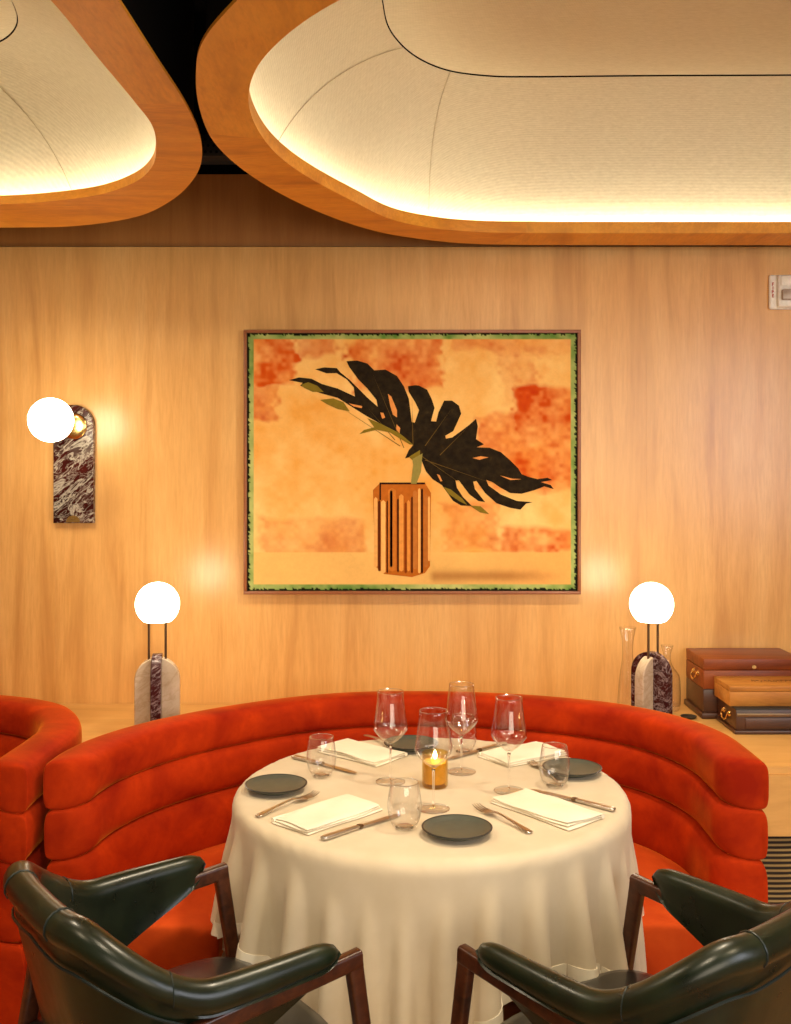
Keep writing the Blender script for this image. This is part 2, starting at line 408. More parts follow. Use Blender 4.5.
rC = [(1.3, 3.215), (.75, 3.222), (.42, 3.23), (.30, 3.225), (.165, 3.18), (.061, 3.07), (-.0126, 2.89), (-.033, 2.70), (-.04, 2.5), (-.03, 2.35), (.0, 2.2),
      (.1, 1.95), (.3, 1.8), (1.3, 1.78), (1.75, 1.78), (2.0, 1.95), (2.15, 2.3), (2.15, 2.7), (2.0, 3.05), (1.75, 3.2)]
lO = [(-2.0, 3.43), (-1.6, 3.43), (-1.316, 3.428), (-1.058, 3.405), (-.827, 3.28), (-.666, 3.07), (-.55, 2.825), (-.496, 2.64), (-.468, 2.45), (-.46, 2.254), (-.466, 2.0), (-.4715, 1.75),
      (-.48, 1.5), (-.6, 1.15), (-.9, 1.0), (-2.0, 1.0), (-2.6, 1.1), (-2.9, 1.5), (-2.95, 2.2), (-2.9, 2.9), (-2.6, 3.33)]
lI = [(-2.0, 3.135), (-1.5, 3.13), (-1.197, 3.125), (-1.037, 3.09), (-.861, 3.01), (-.725, 2.875), (-.645, 2.73), (-.595, 2.56), (-.567, 2.4), (-.568, 2.25), (-.578, 2.0), (-.587, 1.75),
      (-.62, 1.5), (-.75, 1.25), (-1.0, 1.15), (-2.0, 1.15), (-2.5, 1.25), (-2.75, 1.6), (-2.8, 2.2), (-2.75, 2.75), (-2.5, 3.07)]
lC = [(-2.0, 3.04), (-1.5, 3.04), (-1.30, 3.025), (-1.15, 2.97), (-1.05, 2.85), (-1.005, 2.68), (-.99, 2.4), (-.99, 2.0), (-1.0, 1.75), (-1.05, 1.6), (-1.2, 1.5), (-2.0, 1.48),
      (-2.3, 1.55), (-2.45, 1.8), (-2.5, 2.2), (-2.45, 2.7), (-2.3, 2.97)]
def frac_near(P, x, y, n=320):
    C = catmull(P, n); return int(np.argmin((C[:, 0] - x) ** 2 + (C[:, 1] - y) ** 2)) / n
coffer('large oval coffer at right with glowing cream fabric dome and orange maple frame', rO, rI, rC,
       sorted([frac_near(rO, .345, 3.69), frac_near(rO, -.447, 2.47), frac_near(rO, 1.6, 1.3), frac_near(rO, 2.3, 3.5)]),
       [((.15, 3.46), (.165, 3.18)), ((-.27, 2.72), (.013, 3.0)), ((1.9, 3.5), (1.8, 3.2))])
coffer('smaller coffer at left with cream fabric dome and rounded orange maple corner', lO, lI, lC,
       sorted([frac_near(lO, -1.25, 3.43), frac_near(lO, -.46, 2.254), frac_near(lO, -.9, 1.0), frac_near(lO, -2.9, 1.5)]),
       [((-1.0, 3.08), (-1.3, 3.03))], lip=.028)

# ------------------------------------------------------------------ counter behind the banquettes
BCX, BCY, BR, BT = .026, 2.572, .932, .822
MBP = [(.962, 2.64), (.963, 2.76), (.950, 2.95), (.868, 3.15), (.725, 3.305), (.545, 3.40), (.33, 3.465), (.08, 3.492), (-.15, 3.475), (-.36, 3.395), (-.59, 3.235), (-.77, 3.045), (-.872, 2.86), (-.905, 2.72), (-.908, 2.64)]
LBP = [(-.928, 2.61), (-.922, 2.72), (-.916, 2.86), (-.918, 2.98), (-.955, 3.13), (-1.06, 3.30), (-1.24, 3.41), (-1.45, 3.46), (-1.8, 3.48), (-2.15, 3.44), (-2.4, 3.3), (-2.6, 3.05), (-2.68, 2.75), (-2.68, 2.6)]
ctr = empty('wall_counter', (0, WY, 0), 0, 'pale maple counter shelf running along the wall behind the orange banquettes', 'counter')
SZ = .70
def shelf_outline(gap=.022, front=2.99):
    def off(Q):
        C = catmull(Q, 120, False); T = np.gradient(C, axis=0); T /= np.linalg.norm(T, axis=1)[:, None]
        return C + gap * np.stack([T[:, 1], -T[:, 0]], 1)
    A, B = off(MBP), off(LBP)
    P = [(3.15, WY - .003), (3.15, front)]
    P += [(x, y) for x, y in A if (y > front and x > 0) or (y > 3.07 and x <= 0 and x > -.80)]
    P += [(x, y) for x, y in B if y > 3.07 and x < -.88]
    P += [(-3.15, 3.07), (-3.15, WY - .003)]
    return P
def slab(P, z0, z1):
    n = len(P); return MB().add([(x, y, z0) for x, y in P] + [(x, y, z1) for x, y in P],
        [tuple(range(n))[::-1], tuple(range(n, 2 * n))] + [(j, (j + 1) % n, n + (j + 1) % n, n + j) for j in range(n)])
P0 = [(x, y - WY) for x, y in shelf_outline()]
slab(P0, SZ - .022, SZ).build('worktop', M['maple_ply'], ctr, smooth=False)
MB().box(1.0, 3.15, 2.995 - WY, 3.015 - WY, .50, SZ - .023).build('fascia', M['maple_ply'], ctr, smooth=False)
MB().box(1.02, 3.14, 3.05 - WY, 3.07 - WY, 0, .505).build('striped_panel', M['stripes'], ctr, smooth=False)['label'] = 'dark and gold striped panel below the counter front'

# ------------------------------------------------------------------ banquettes
def sweep_cushion(C, win, wout, zfun, name, mat, parent, pw=3.2, endlen=.085, puff=.0, lean=0, m_=28):
    """C: plan polyline (outer edge); section spans win..wout inwards; zfun(i)->(z0,z1)"""
    n = len(C); T = np.gradient(C, axis=0); T /= np.linalg.norm(T, axis=1)[:, None]
    Nn = np.stack([-T[:, 1], T[:, 0]], 1)     # inward (left of travel)
    d = np.r_[0, np.cumsum(np.linalg.norm(np.diff(C, axis=0), axis=1))]; tot = d[-1]
    rings = []
    for i in range(n):
        e = min(d[i], tot - d[i]); s_ = 1.0
        if e < endlen: s_ = (1 - (1 - e / endlen) ** 2.6) ** (1 / 2.6) if e > 0 else .02
        z0, z1 = zfun(i / (n - 1)); zc, hz = (z0 + z1) / 2, (z1 - z0) / 2
        wc, hw = (win + wout) / 2, (wout - win) / 2
        ring = []
        for k in range(m_):
            a = 2 * PI * k / m_; ca, sa = math.cos(a), math.sin(a)
            u = math.copysign(abs(ca) ** (2 / pw), ca); w = math.copysign(abs(sa) ** (2 / pw), sa)
            k_ = .12 + .88 * s_; q = (win + hw * k_) + (1 - s_) * hw * .10 + u * hw * k_; zz = zc + w * hz * (1 - (1 - s_) ** 2 * .24)
            q += lean * (zz - .45) * -1
            ring.append((C[i][0] + Nn[i][0] * q, C[i][1] + Nn[i][1] * q, zz))
        rings.append(ring)
    return MB().rings(rings).build(name, mat, parent, auto=60)
def dense_ends(C, endlen=.09, extra=14):
    d = np.r_[0, np.cumsum(np.linalg.norm(np.diff(C, axis=0), axis=1))]; tot = d[-1]
    e = endlen * (np.linspace(0, 1, extra) ** 2); s_ = np.unique(np.r_[e, d[(d > endlen) & (d < tot - endlen)], tot - e])
    return np.stack([np.interp(s_, d, C[:, 0]), np.interp(s_, d, C[:, 1])], 1)
def banquette(C, label, name='curved_banquette'):
    root = empty(name, (0, 0, 0), 0, label, 'banquette', 'orange velvet banquettes')
    C = dense_ends(np.array(C))
    def edge(t): return min(1, abs(t - .5) * 2)      # 0 at the back, 1 at the arm ends
    s1 = lambda t: BT - .100 - .030 * edge(t) ** 2
    s2 = lambda t: BT - .225 - .035 * edge(t) ** 2
    sweep_cushion(C, .0, .125, lambda t: (s1(t) - .004, BT), 'back_channel', M['velvet'], root, 3.6)
    sweep_cushion(C, .002, .132, lambda t: (s2(t) - .004, s1(t) + .004), 'back_channel', M['velvet'], root, 3.4)
    sweep_cushion(C, .002, .138, lambda t: (.36, s2(t) + .004), 'back_channel', M['velvet'], root, 3.4)
    return root, C
b1, Cb = banquette(catmull(MBP, 130, False), 'rust orange velvet semicircular banquette curving behind the dining table')
def seat_for(root, C, w0, w1, ext):
    T = np.gradient(C, axis=0); T /= np.linalg.norm(T, axis=1)[:, None]
    C2 = np.vstack([C[0] - T[0] * ext, C, C[-1] + T[-1] * ext]); C2 = catmull(C2[::3] if len(C2) % 3 == 1 else np.vstack([C2[:-1:3], C2[-1]]), 130, False)
    C2 = dense_ends(C2)
    st = sweep_cushion(C2, w0, w1, lambda t: (.30, .452), 'seat_cushion', M['velvet_seat'], root, 4.5, .05)
    sweep_cushion(C2, w0 + .0, w1 - .02, lambda t: (.0, .302), 'base', M['velvet_seat'], root, 8, .02)
    sweep_cushion(C, .01, .12, lambda t: (.0, .362), 'back_base', M['velvet'], root, 6, .02)
    return st
seat_for(b1, Cb, .122, .47, .12)
b2, Cb2 = banquette(catmull(LBP, 120, False), 'orange velvet banquette of the next booth, cut off by the left edge')
seat_for(b2, Cb2, .122, .45, .10)

# ------------------------------------------------------------------ table
TX, TY, TZ, TR = .09, 2.65, .75, .50
tb = empty('round_table', (TX, TY, 0), 0, 'round pedestal dining table hidden under the cream cloth', 'table')
MB().lathe([(.0, .71), (.475, .71), (.484, .716), (.484, .732), (.475, .738), (.0, .738)], 64).build('tabletop', M['walnut'], tb)
MB().lathe([(.0, .03), (.05, .03), (.045, .08), (.035, .2), (.035, .68), (.06, .72), (.0, .72)], 32).build('pedestal', M['black_metal'], tb)
MB().lathe([(.0, .0), (.26, .0), (.26, .012), (.08, .035), (.0, .035)], 48).build('base', M['black_metal'], tb)

def drape():
    n = 105; side = 1.50; h = side / (n - 1); rot = math.radians(-15)
    u = np.linspace(-side / 2, side / 2, n); X, Y = np.meshgrid(u, u, indexing='ij')
    # square turned so that one corner hangs toward the camera
    a = rot + PI / 4; P = np.stack([X * math.cos(a) - Y * math.sin(a), X * math.sin(a) + Y * math.cos(a), np.full_like(X, .001)], -1)
    R, rad = TR + .002, .012
    r0 = np.hypot(P[..., 0], P[..., 1]); th = np.arctan2(P[..., 1], P[..., 0])
    # start from a cone with fold seeds
    ov = np.maximum(r0 - R, 0)
    wob = np.zeros_like(th)
    for c, w, g in FOLDS:
        dth = (th - math.radians(c) + PI) % (2 * PI) - PI
        wob += 1.7 * g * np.exp(-(dth / math.radians(w)) ** 2)
    rr = np.minimum(r0, R) + ov * (.30 + wob)
    P[..., 0] = rr * np.cos(th); P[..., 1] = rr * np.sin(th); P[..., 2] = .001 - ov * .95
    fixed = r0 < R - .03
    V = np.zeros_like(P); W = np.where(fixed, 0., 1.)[..., None]
    cons = []
    def pair(dx, dy, stiff, step=1):
        sx = n - abs(dx); sy = n - abs(dy)
        L0 = math.hypot(dx, dy) * h
        # colour into non overlapping batches
        per = 2 * max(abs(dx), abs(dy))
        for ox in range(2 * max(abs(dx), 0) if dx else 1):
            for oy in range(2 * max(abs(dy), 0) if dy and not dx else 1):
                pass
        ii, jj = np.meshgrid(np.arange(sx), np.arange(sy), indexing='ij')
        j0 = jj + (abs(dy) if dy < 0 else 0)
        key = (ii // abs(dx)) % 2 if dx else (jj // abs(dy)) % 2
        for k in (0, 1):
            mk = key == k
            A = (ii[mk] * n + j0[mk]); B = ((ii[mk] + dx) * n + j0[mk] + dy)
            cons.append((A, B, L0, stiff))
    pair(1, 0, 1.0); pair(0, 1, 1.0); pair(1, 1, .6); pair(1, -1, .6); pair(2, 0, .25); pair(0, 2, .25); pair(3, 0, .1); pair(0, 3, .1)
    Pf = P.reshape(-1, 3); Wf = W.reshape(-1, 1); Vf = V.reshape(-1, 3)
    dt = 1 / 60
    for it in range(150):
        Vf[:, 2] -= 9.8 * dt; Vf *= .93
        Q = Pf + Vf * dt * Wf
        for k in range(14):
            for A, B, L0, s_ in cons:
                d = Q[B] - Q[A]; l = np.linalg.norm(d, axis=1, keepdims=True) + 1e-9
                wa, wb = Wf[A], Wf[B]; ws = wa + wb; ws[ws == 0] = 1
                c = s_ * (l - L0) / l * d / ws
                Q[A] += c * wa; Q[B] -= c * wb
            # table collision, rounded rim
            r = np.hypot(Q[:, 0], Q[:, 1]); rc = R - rad
            inside = r < rc; m1 = inside & (Q[:, 2] < .001) & (Q[:, 2] > -.05); Q[m1, 2] = .001
            dz = Q[:, 2] + rad; dr = r - rc
            m2 = (~inside) & (dz > 0); l = np.hypot(dr, dz); pen = m2 & (l < rad)
            if pen.any():
                s_ = rad / (l[pen] + 1e-9); nr = rc + dr[pen] * s_; k_ = nr / r[pen]
                Q[pen, 0] *= k_; Q[pen, 1] *= k_; Q[pen, 2] = -rad + dz[pen] * s_
            m3 = (dz <= 0) & (r < R) ; k_ = R / np.maximum(r[m3], 1e-6)
            lim = np.where(Q[m3, 2] < -.06, 1 + (k_ - 1) * .0, k_)
            Q[m3, 0] *= lim; Q[m3, 1] *= lim
        Vf = (Q - Pf) / dt * Wf; sp = np.linalg.norm(Vf, axis=1, keepdims=True); Vf *= np.minimum(1, 2.0 / np.maximum(sp, 1e-6)); Pf = Q
    # skirt flares slightly and the folds deepen towards the hem
    r = np.hypot(Pf[:, 0], Pf[:, 1]); dr = np.clip(-Pf[:, 2] - .01, 0, 1); k = 1 + np.clip(dr / .12, 0, 1) * (.10 * dr + .75 * (r - .512))
    hang = dr > 0; k = np.where(hang, np.maximum(k, .503 / np.maximum(r, 1e-6)), 1); Pf[:, 0] *= k; Pf[:, 1] *= k
    P = Pf.reshape(n, n, 3)
    return n, P
FOLDS = [(-172, 6, .35), (-152, 6, .40), (-134, 5, .35), (-112, 8, .25), (-88, 8, .28), (-64, 5, .40), (-50, 4, -.2), (-36, 9, .60), (-18, 5, -.2), (-4, 7, .45), (22, 7, .4), (52, 7, .4), (82, 7, .4), (112, 7, .4), (142, 7, .4), (165, 7, .35)]
n_, Pc = drape()
mb = MB(); mb.add([(float(x), float(y), float(z)) for x, y, z in Pc.reshape(-1, 3)],
    [(i * n_ + j, (i + 1) * n_ + j, (i + 1) * n_ + j + 1, i * n_ + j + 1) for i in range(n_ - 1) for j in range(n_ - 1)])
cloth = mb.build('tablecloth', M['linen'], auto=180, sub=1, loc=(TX, TY, TZ))
sd = cloth.modifiers.new('thick', 'SOLIDIFY'); sd.thickness = .0012; sd.offset = 1
tag(cloth, 'cream linen tablecloth draped in soft folds over the round table', 'tablecloth')
# turned-up hem as a child: the outermost rows doubled on the outside
Nx = np.gradient(Pc, axis=0); Ny = np.gradient(Pc, axis=1); Nv = np.cross(Nx, Ny); Nv /= np.linalg.norm(Nv, axis=2)[..., None] + 1e-9
rad_ = Pc[..., 0] * Nv[..., 0] + Pc[..., 1] * Nv[..., 1]; Nv[rad_ < 0] *= -1
def loop_at(k, off):
    L_ = [(i, k) for i in range(k, n_ - k)] + [(n_ - 1 - k, j) for j in range(k + 1, n_ - k)] + [(i, n_ - 1 - k) for i in range(n_ - 2 - k, k - 1, -1)] + [(k, j) for j in range(n_ - 2 - k, k, -1)]
    return [tuple(float(v) for v in Pc[i, j] + Nv[i, j] * off) for i, j in L_]
def resamp(P_, q):
    P_ = np.array(P_ + [P_[0]]); corners = (len(P_) - 1) // 4; out = []
    for c in range(4):
        seg = P_[c * corners:(c + 1) * corners + 1]; t = np.linspace(0, len(seg) - 1, q, endpoint=False)
        out += [tuple(np.stack([np.interp(t, np.arange(len(seg)), seg[:, a]) for a in range(3)], 1)[m_].tolist()) for m_ in range(q)]
    return out
Q_ = 208
rows = [resamp(loop_at(0, .0004), Q_), resamp(loop_at(0, .0026), Q_), resamp(loop_at(1, .0027), Q_), resamp(loop_at(2, .0026), Q_), resamp(loop_at(2, .0008), Q_)]
mb = MB()
for a_, b_ in zip(rows, rows[1:]): band(mb, a_, b_)
mb.build('hem', M['napkin'], cloth, auto=50)

ZT = TZ + .0035      # top of the cloth
def tp(px, py, z=ZT): return at_z(px, py, z)

# ------------------------------------------------------------------ tableware
def plate_proto():
    root = empty('side_plate'); R = .078
    MB().lathe([(0, 0), (.045, 0), (.048, .002), (.070, .010), (R, .0155), (R + .0004, .0172), (R - .003, .0175), (.068, .013), (.055, .0095), (0, .0085)], 56).build('dish', M['ceramic'], root)
    MB().lathe([(R - .0022, .0170), (R + .0012, .0158), (R + .0016, .0175), (R - .001, .0186), (R - .0028, .0180)], 56, closed=True).build('rim', M['ceramic_rim'], root)
    return root
def wine_proto():
    root = empty('wine_glass')
    # bowl (thin walled, closed profile)
    out = [(.0045, .098), (.012, .104), (.027, .116), (.039, .130), (.0455, .141), (.0445, .152), (.0405, .180), (.036, .212), (.0338, .236)]
    out = [tuple(p) for p in catmull(out, 26, False)]
    inn = [(max(r - .0009, .0004), z + (.0022 if z < .12 else 0)) for r, z in out]
    inn = [p for p in inn if p[1] > .1015]
    prof = out + [(out[-1][0] - .0004, .2365)] + inn[::-1]
    prof = [(.0005, .096)] + prof + [(.0005, .1035)]
    MB().rings([[(r * math.cos(2 * PI * k / 40), r * math.sin(2 * PI * k / 40), z) for k in range(40)] for r, z in prof]).build('bowl', M['glass'], root, auto=180)
    MB().tube([(.0334 * math.cos(2 * PI * k / 48), .0334 * math.sin(2 * PI * k / 48), .2366) for k in range(48)], .0008, 6, closed=True).build('rim', M['glass_rim'], root)
    MB().tube([(.0380 * math.cos(2 * PI * k / 48), .0380 * math.sin(2 * PI * k / 48), .0013) for k in range(48)], .0008, 6, closed=True).build('foot_rim', M['glass_rim'], root)
    MB().lathe([(.0005, .0052), (.0032, .012), (.0026, .03), (.0025, .07), (.003, .088), (.0044, .0955), (.0005, .0958)], 20).build('stem', M['glass_solid'], root, auto=180)
    MB().lathe([(.0005, .0), (.0375, .0), (.0383, .0012), (.0375, .0022), (.02, .0032), (.008, .0048), (.0005, .0052)], 44).build('foot', M['glass'], root, auto=60)
    return root
def tumbler_proto():
    root = empty('stemless_glass')
    out = [(.001, .0), (.021, .0), (.027, .006), (.0345, .020), (.039, .040), (.0395, .056), (.0365, .080), (.0318, .104)]
    o2 = [tuple(p) for p in catmull(out[1:], 22, False)]
    inn = [(r - .0010, z) for r, z in o2 if z > .010]
    prof = [(.0005, .0)] + o2 + [(o2[-1][0] - .0007, .1046)] + inn[::-1] + [(.018, .0075), (.0005, .006)]
    MB().rings([[(r * math.cos(2 * PI * k / 44), r * math.sin(2 * PI * k / 44), z) for k in range(44)] for r, z in prof]).build('tumbler_body', M['glass'], root, auto=180)
    MB().tube([(.0314 * math.cos(2 * PI * k / 48), .0314 * math.sin(2 * PI * k / 48), .1046) for k in range(48)], .0008, 6, closed=True).build('rim', M['glass_rim'], root)
    MB().lathe([(.0005, .0005), (.019, .0005), (.021, .003), (.017, .0055), (.0005, .005)], 32).build('glass_base', M['glass_solid'], root)
    return root
def flat_sweep(pts, name, mat, parent):
    """pts: (y, halfwidth, z centre, half thickness) along +y"""
    rings = []
    for y, w, z, t in pts:
        r = []
        for k in range(14):
            a = 2 * PI * k / 14; ca, sa = math.cos(a), math.sin(a)
            r.append((w * math.copysign(abs(ca) ** .7, ca), y, z + t * math.copysign(abs(sa) ** .7, sa)))
        rings.append(r)
    return MB().rings(rings).build(name, mat, parent, auto=60)
def knife_proto():
    root = empty('table_knife')
    flat_sweep([(-.12, .004, .005, .003), (-.118, .0082, .005, .0042), (-.112, .0094, .005, .0046), (-.06, .0078, .005, .0044), (-.02, .0062, .005, .004), (-.012, .0056, .005, .0038)], 'handle', M['steel'], root)
    flat_sweep([(-.013, .0075, .005, .005), (-.007, .0078, .005, .005), (-.002, .0062, .005, .004)], 'bolster', M['bronze'], root)
    flat_sweep([(-.003, .006, .0048, .0022), (.02, .0088, .0042, .0013), (.08, .0098, .0035, .0010), (.105, .0085, .003, .0008), (.118, .0042, .0028, .0006), (.121, .0008, .0028, .0003)], 'blade', M['steel'], root)
    return root
def fork_proto():
    root = empty('table_fork')
    flat_sweep([(-.095, .001, .003, .0008), (-.093, .0075, .003, .0016), (-.085, .0085, .0034, .0018), (-.05, .0052, .007, .0016), (.0, .0030, .011, .0017), (.02, .0036, .011, .0017), (.030, .0095, .0085, .0013), (.045, .0122, .005, .0011), (.055, .0118, .0045, .0011)], 'handle', M['steel'], root)
    for k in range(4):
        x = -.0096 + k * .0064
        MB().tube([(x, .052, .0045), (x, .07, .0042), (x * .96, .085, .0062), (x * .94, .095, .0098)], [.0017, .0015, .0012, .0005], 8).build('tine', M['steel'], root)
    return root
def napkin_proto(seed=0, a=.098, bq=.058, name='folded_napkin'):
    """folded linen: a stack of three soft layers joined round one long fold"""
    rs = np.random.default_rng(seed); root = empty(name)
    ph = rs.uniform(0, 6, 4)
    lay = 3; T = .0048
    for l in range(lay):
        nx, ny = 26, 18; grid = []
        for i in range(nx + 1):
            row = []
            for j in range(ny + 1):
                x = -a + 2 * a * i / nx; y = -bq + 2 * bq * j / ny
                ex = min(1, (a - abs(x)) / .03); ey = min(1, (bq - abs(y)) / .02)
                puff = (1 - (1 - ex) ** 2) * (1 - (1 - ey) ** 2)
                shx = .003 * math.sin(3 + l * 2 + y * 30) ; shy = .002 * math.sin(l * 1.7 + x * 26 + ph[0])
                w = .0012 * math.sin(x * 40 + ph[1]) * math.sin(y * 50 + ph[2]) + .0018 * math.sin(x * 18 + y * 22 + ph[3])
                sc = 1 - .018 * l
                row.append((x * sc + shx, y * sc + shy, l * T + (w * (l + 1) * .45) + .0015, puff))
            grid.append(row)
        vs, fs = [], []
        top = lambda p: (p[0], p[1], max(p[2] + T * (.35 + .75 * p[3]), .001)); bot = lambda p: (p[0], p[1], max(p[2] - T * .0, .0002) if l else .0)
        W_ = ny + 1
        for row in grid:
            for p in row: vs.append(top(p))
        k0 = len(vs)
        for row in grid:
            for p in row: vs.append(bot(p))
        for i in range(nx):
            for j in range(ny):
                q = i * W_ + j; fs += [(q, q + W_, q + W_ + 1, q + 1), (k0 + q, k0 + q + 1, k0 + q + W_ + 1, k0 + q + W_)]
        for i in range(nx):
            for j in (0, ny):
                q = i * W_ + j; fs.append((q, k0 + q, k0 + q + W_, q + W_))
        for j in range(ny):
            for i in (0, nx):
                q = i * W_ + j; fs.append((q, q + 1, k0 + q + 1, k0 + q))
        MB().add(vs, fs).build('fold_layer', M['napkin'], root, auto=180, sub=1)
    # rounded fold edge joining the layers on the +y side
    pts = [(-a * .985 + 2 * a * .985 * k / 20, bq - .001 + .0012 * math.sin(k * 1.1), .0060) for k in range(21)]
    rings = []
    for p in pts:
        rings.append([(p[0], p[1] + .0060 * math.cos(2 * PI * q / 14), p[2] + .0056 * math.sin(2 * PI * q / 14)) for q in range(14)])
    MB().rings(rings).build('fold_edge', M['napkin'], root, auto=60)
    return root

def put(proto, first, loc, rz, label, cat, group):
    o = proto if first else copy_tree(proto)
    o.location = loc; o.rotation_euler = (0, 0, rz); tag(o, label, cat, group); return o
pl = plate_proto()
for i, (px, py, lab) in enumerate([(457, 834, 'dark green-black side plate at the front of the table, beside the right fork'),
                              (276, 790, 'dark side plate at the left rim of the table, in front of the banquette'),
                              (572, 773, 'dark side plate at the right rim, behind the stemless glass'),
                              (411, 748, 'dark side plate at the back of the table, half hidden behind wine glasses')]):
    x, y = tp(px, py); put(pl, i == 0, (x, y, ZT), 0, lab, 'plate', 'dark side plates')
wg = wine_proto()
for i, (px, py, lab) in enumerate([(433.5, 809, 'wine glass standing nearest, in front of the amber candle holder'), (390.5, 782, 'wine glass left of the candle, beside the back left napkin'),
                              (461.5, 772, 'tall wine glass furthest back, right behind the amber candle holder'), (509, 791, 'wine glass on the right, just behind the right front napkin')]):
    x, y = tp(px, py); put(wg, i == 0, (x, y, ZT), .3 * i, lab, 'wine glass', 'wine glasses on the table')
tu = tumbler_proto()
for i, (px, py, lab) in enumerate([(404.5, 828, 'stemless water glass at the front, over the tip of the left front knife'), (321.5, 776, 'stemless water glass on the left, beside the left dark plate'),
                              (554.5, 786, 'stemless water glass on the right, in front of the right dark plate'), (463, 752, 'stemless water glass furthest back, seen through a wine glass')]):
    x, y = tp(px, py); put(tu, i == 0, (x, y, ZT), .3 * i, lab, 'water glass', 'stemless water glasses')
def between(a, b_):      # mid, angle of +y axis from a(handle) to b (tip)
    p = Vector(tp(*a)); q = Vector(tp(*b_)); mid = (p + q) / 2; d = q - p
    return mid, math.atan2(-d.x, d.y), d.length
kn = knife_proto()
for i, (a, b_, lab) in enumerate([((318, 842), (404, 814), 'steel knife on the front left, lying beside the left napkin'), ((612, 811), (534, 791), 'steel knife on the right rim, along the right front napkin'),
                             ((297, 759), (352, 773), 'steel knife behind the left stemless glass'), ((505, 745), (448, 760), 'steel knife at the back, beside the back right napkin')]):
    m_, r_, l_ = between(a, b_); put(kn, i == 0, (m_.x, m_.y, ZT), r_, lab, 'knife', 'table knives')
fk = fork_proto(); fk.scale = (1.1, 1.1, 1.1)
for i, (a, b_, lab) in enumerate([((535, 836), (472, 806), 'steel fork right of the front plate, tines pointing up left'), ((253, 819), (320, 794), 'steel fork at the left rim between the left plate and napkin'),
                             ((368, 737), (398, 751), 'steel fork at the back left beside the back plate'), ((559, 782), (529, 762), 'steel fork reaching under the right stemless glass')]):
    m_, r_, l_ = between(a, b_); put(fk, i == 0, (m_.x, m_.y, ZT), r_, lab, 'fork', 'table forks')
naps = [((-.158, 2.422), .120, .062, 46, 'cream folded napkin at the front left, between fork and knife'),
        ((.358, 2.464), .128, .062, -51, 'cream folded napkin at the right, in front of the right knife'),
        ((-.100, 2.945), .118, .066, -41, 'cream folded napkin at the back left, behind the left stemless glass'),
        ((.362, 2.925), .110, .066, 33, 'cream folded napkin at the back right, behind the right wine glass')]
for i, (c, a_, b_, ang, lab) in enumerate(naps):
    np_ = napkin_proto(i + 1, a_, b_)
    np_.location = (c[0], c[1], ZT); np_.rotation_euler = (0, 0, math.radians(ang)); tag(np_, lab, 'napkin', 'folded cream napkins')
# candle holder
x, y = tp(435, 786)
cd = empty('candle_holder', (x, y, ZT), 0, 'amber glass votive holder with a lit candle at the centre of the table', 'candle holder')
MB().rings([[(r * math.cos(2 * PI * k / 40), r * math.sin(2 * PI * k / 40), z) for k in range(40)] for r, z in
            [(.0005, 0), (.030, 0), (.0325, .003), (.0335, .010), (.0335, .086), (.0328, .0875), (.0312, .086), (.031, .014), (.028, .010), (.0005, .010)]]).build('holder_glass', M['amber'], cd, auto=50)
wx = MB().lathe([(.0005, .0105), (.0275, .0105), (.0305, .016), (.0305, .064), (.0005, .062)], 32).build('candle', M['wax'], cd)
MB().lathe([(.0003, .068), (.0045, .072), (.006, .077), (.004, .084), (.0003, .093)], 14).build('flame', M['flame'], wx)
MB().tube([(0, 0, .061), (.0004, 0, .069)], .0008, 6).build('wick', M['ink'], wx)

# ------------------------------------------------------------------ globe lamps on the counter
def arch_prism(w, h, t, n=20, bev=.0025):
    P = [(-w / 2, 0)] + [(w / 2, 0)] + [(w / 2 * math.cos(a), h - w / 2 + w / 2 * math.sin(a)) for a in np.linspace(0, PI, n)]
    R_ = []
    for y, s_ in ((-t / 2, bev), (-t / 2 + bev, 0), (t / 2 - bev, 0), (t / 2, bev)):
        k = (w / 2 - s_) / (w / 2); R_.append([(x * k, y, s_ + z * (h - 2 * s_) / h) for x, z in P])
    return MB().rings(R_)
def rotz(mb, a):
    c, s_ = math.cos(a), math.sin(a); mb.v = [(x * c - y * s_, x * s_ + y * c, z) for x, y, z in mb.v]; return mb
def globe_mb(r, c, flat=.0):
    pr = []
    for k in range(25):
        a = -PI / 2 + PI * k / 24; z = r * math.sin(a)
        if flat and z < -r * flat: z = -r * flat
        pr.append((max(r * math.cos(a), .0005), z))
    return MB().lathe(pr, 48, c)
def table_lamp(px, Y, rz, label, gy=604):
    X = (px - CX) * Y / F; zc = at_y(px, gy, Y)[1] - SZ - .001
    o = empty('table_lamp', (X, Y, SZ + .001), rz, label, 'lamp', 'globe table lamps')
    w, h, t = .143, .258, .034
    arch_prism(w, h, t).build('cream_slab', M['cream_marble'], o)['label'] = 'cream travertine arched slab'
    d = rotz(arch_prism(w * .98, h + .012, t * .95), PI / 2); d.build('dark_slab', M['dark_marble'], o)['label'] = 'dark veined marble arched slab'
    r = .0705
    for s_ in (-1, 1):
        MB().tube([(s_ * .0265, -.006, h - .035), (s_ * .0265, -.006, zc - r * .80)], .0040, 10).build('rod', M['bronze'], o)
    MB().lathe([(.0005, zc - r * .82), (.034, zc - r * .82), (.036, zc - r * .80), (.0005, zc - r * .80)], 32).build('fitter', M['brass'], o)
    globe_mb(r, (0, 0, zc), .80).build('globe', M['globe'], o, auto=60)
    return o
table_lamp(157.5, 3.33, math.radians(8), 'globe lamp on crossed marble slabs, on the counter behind the left of the banquette')
table_lamp(651.5, 3.36, math.radians(42), 'globe lamp on crossed marble slabs, on the counter beside the wooden boxes')

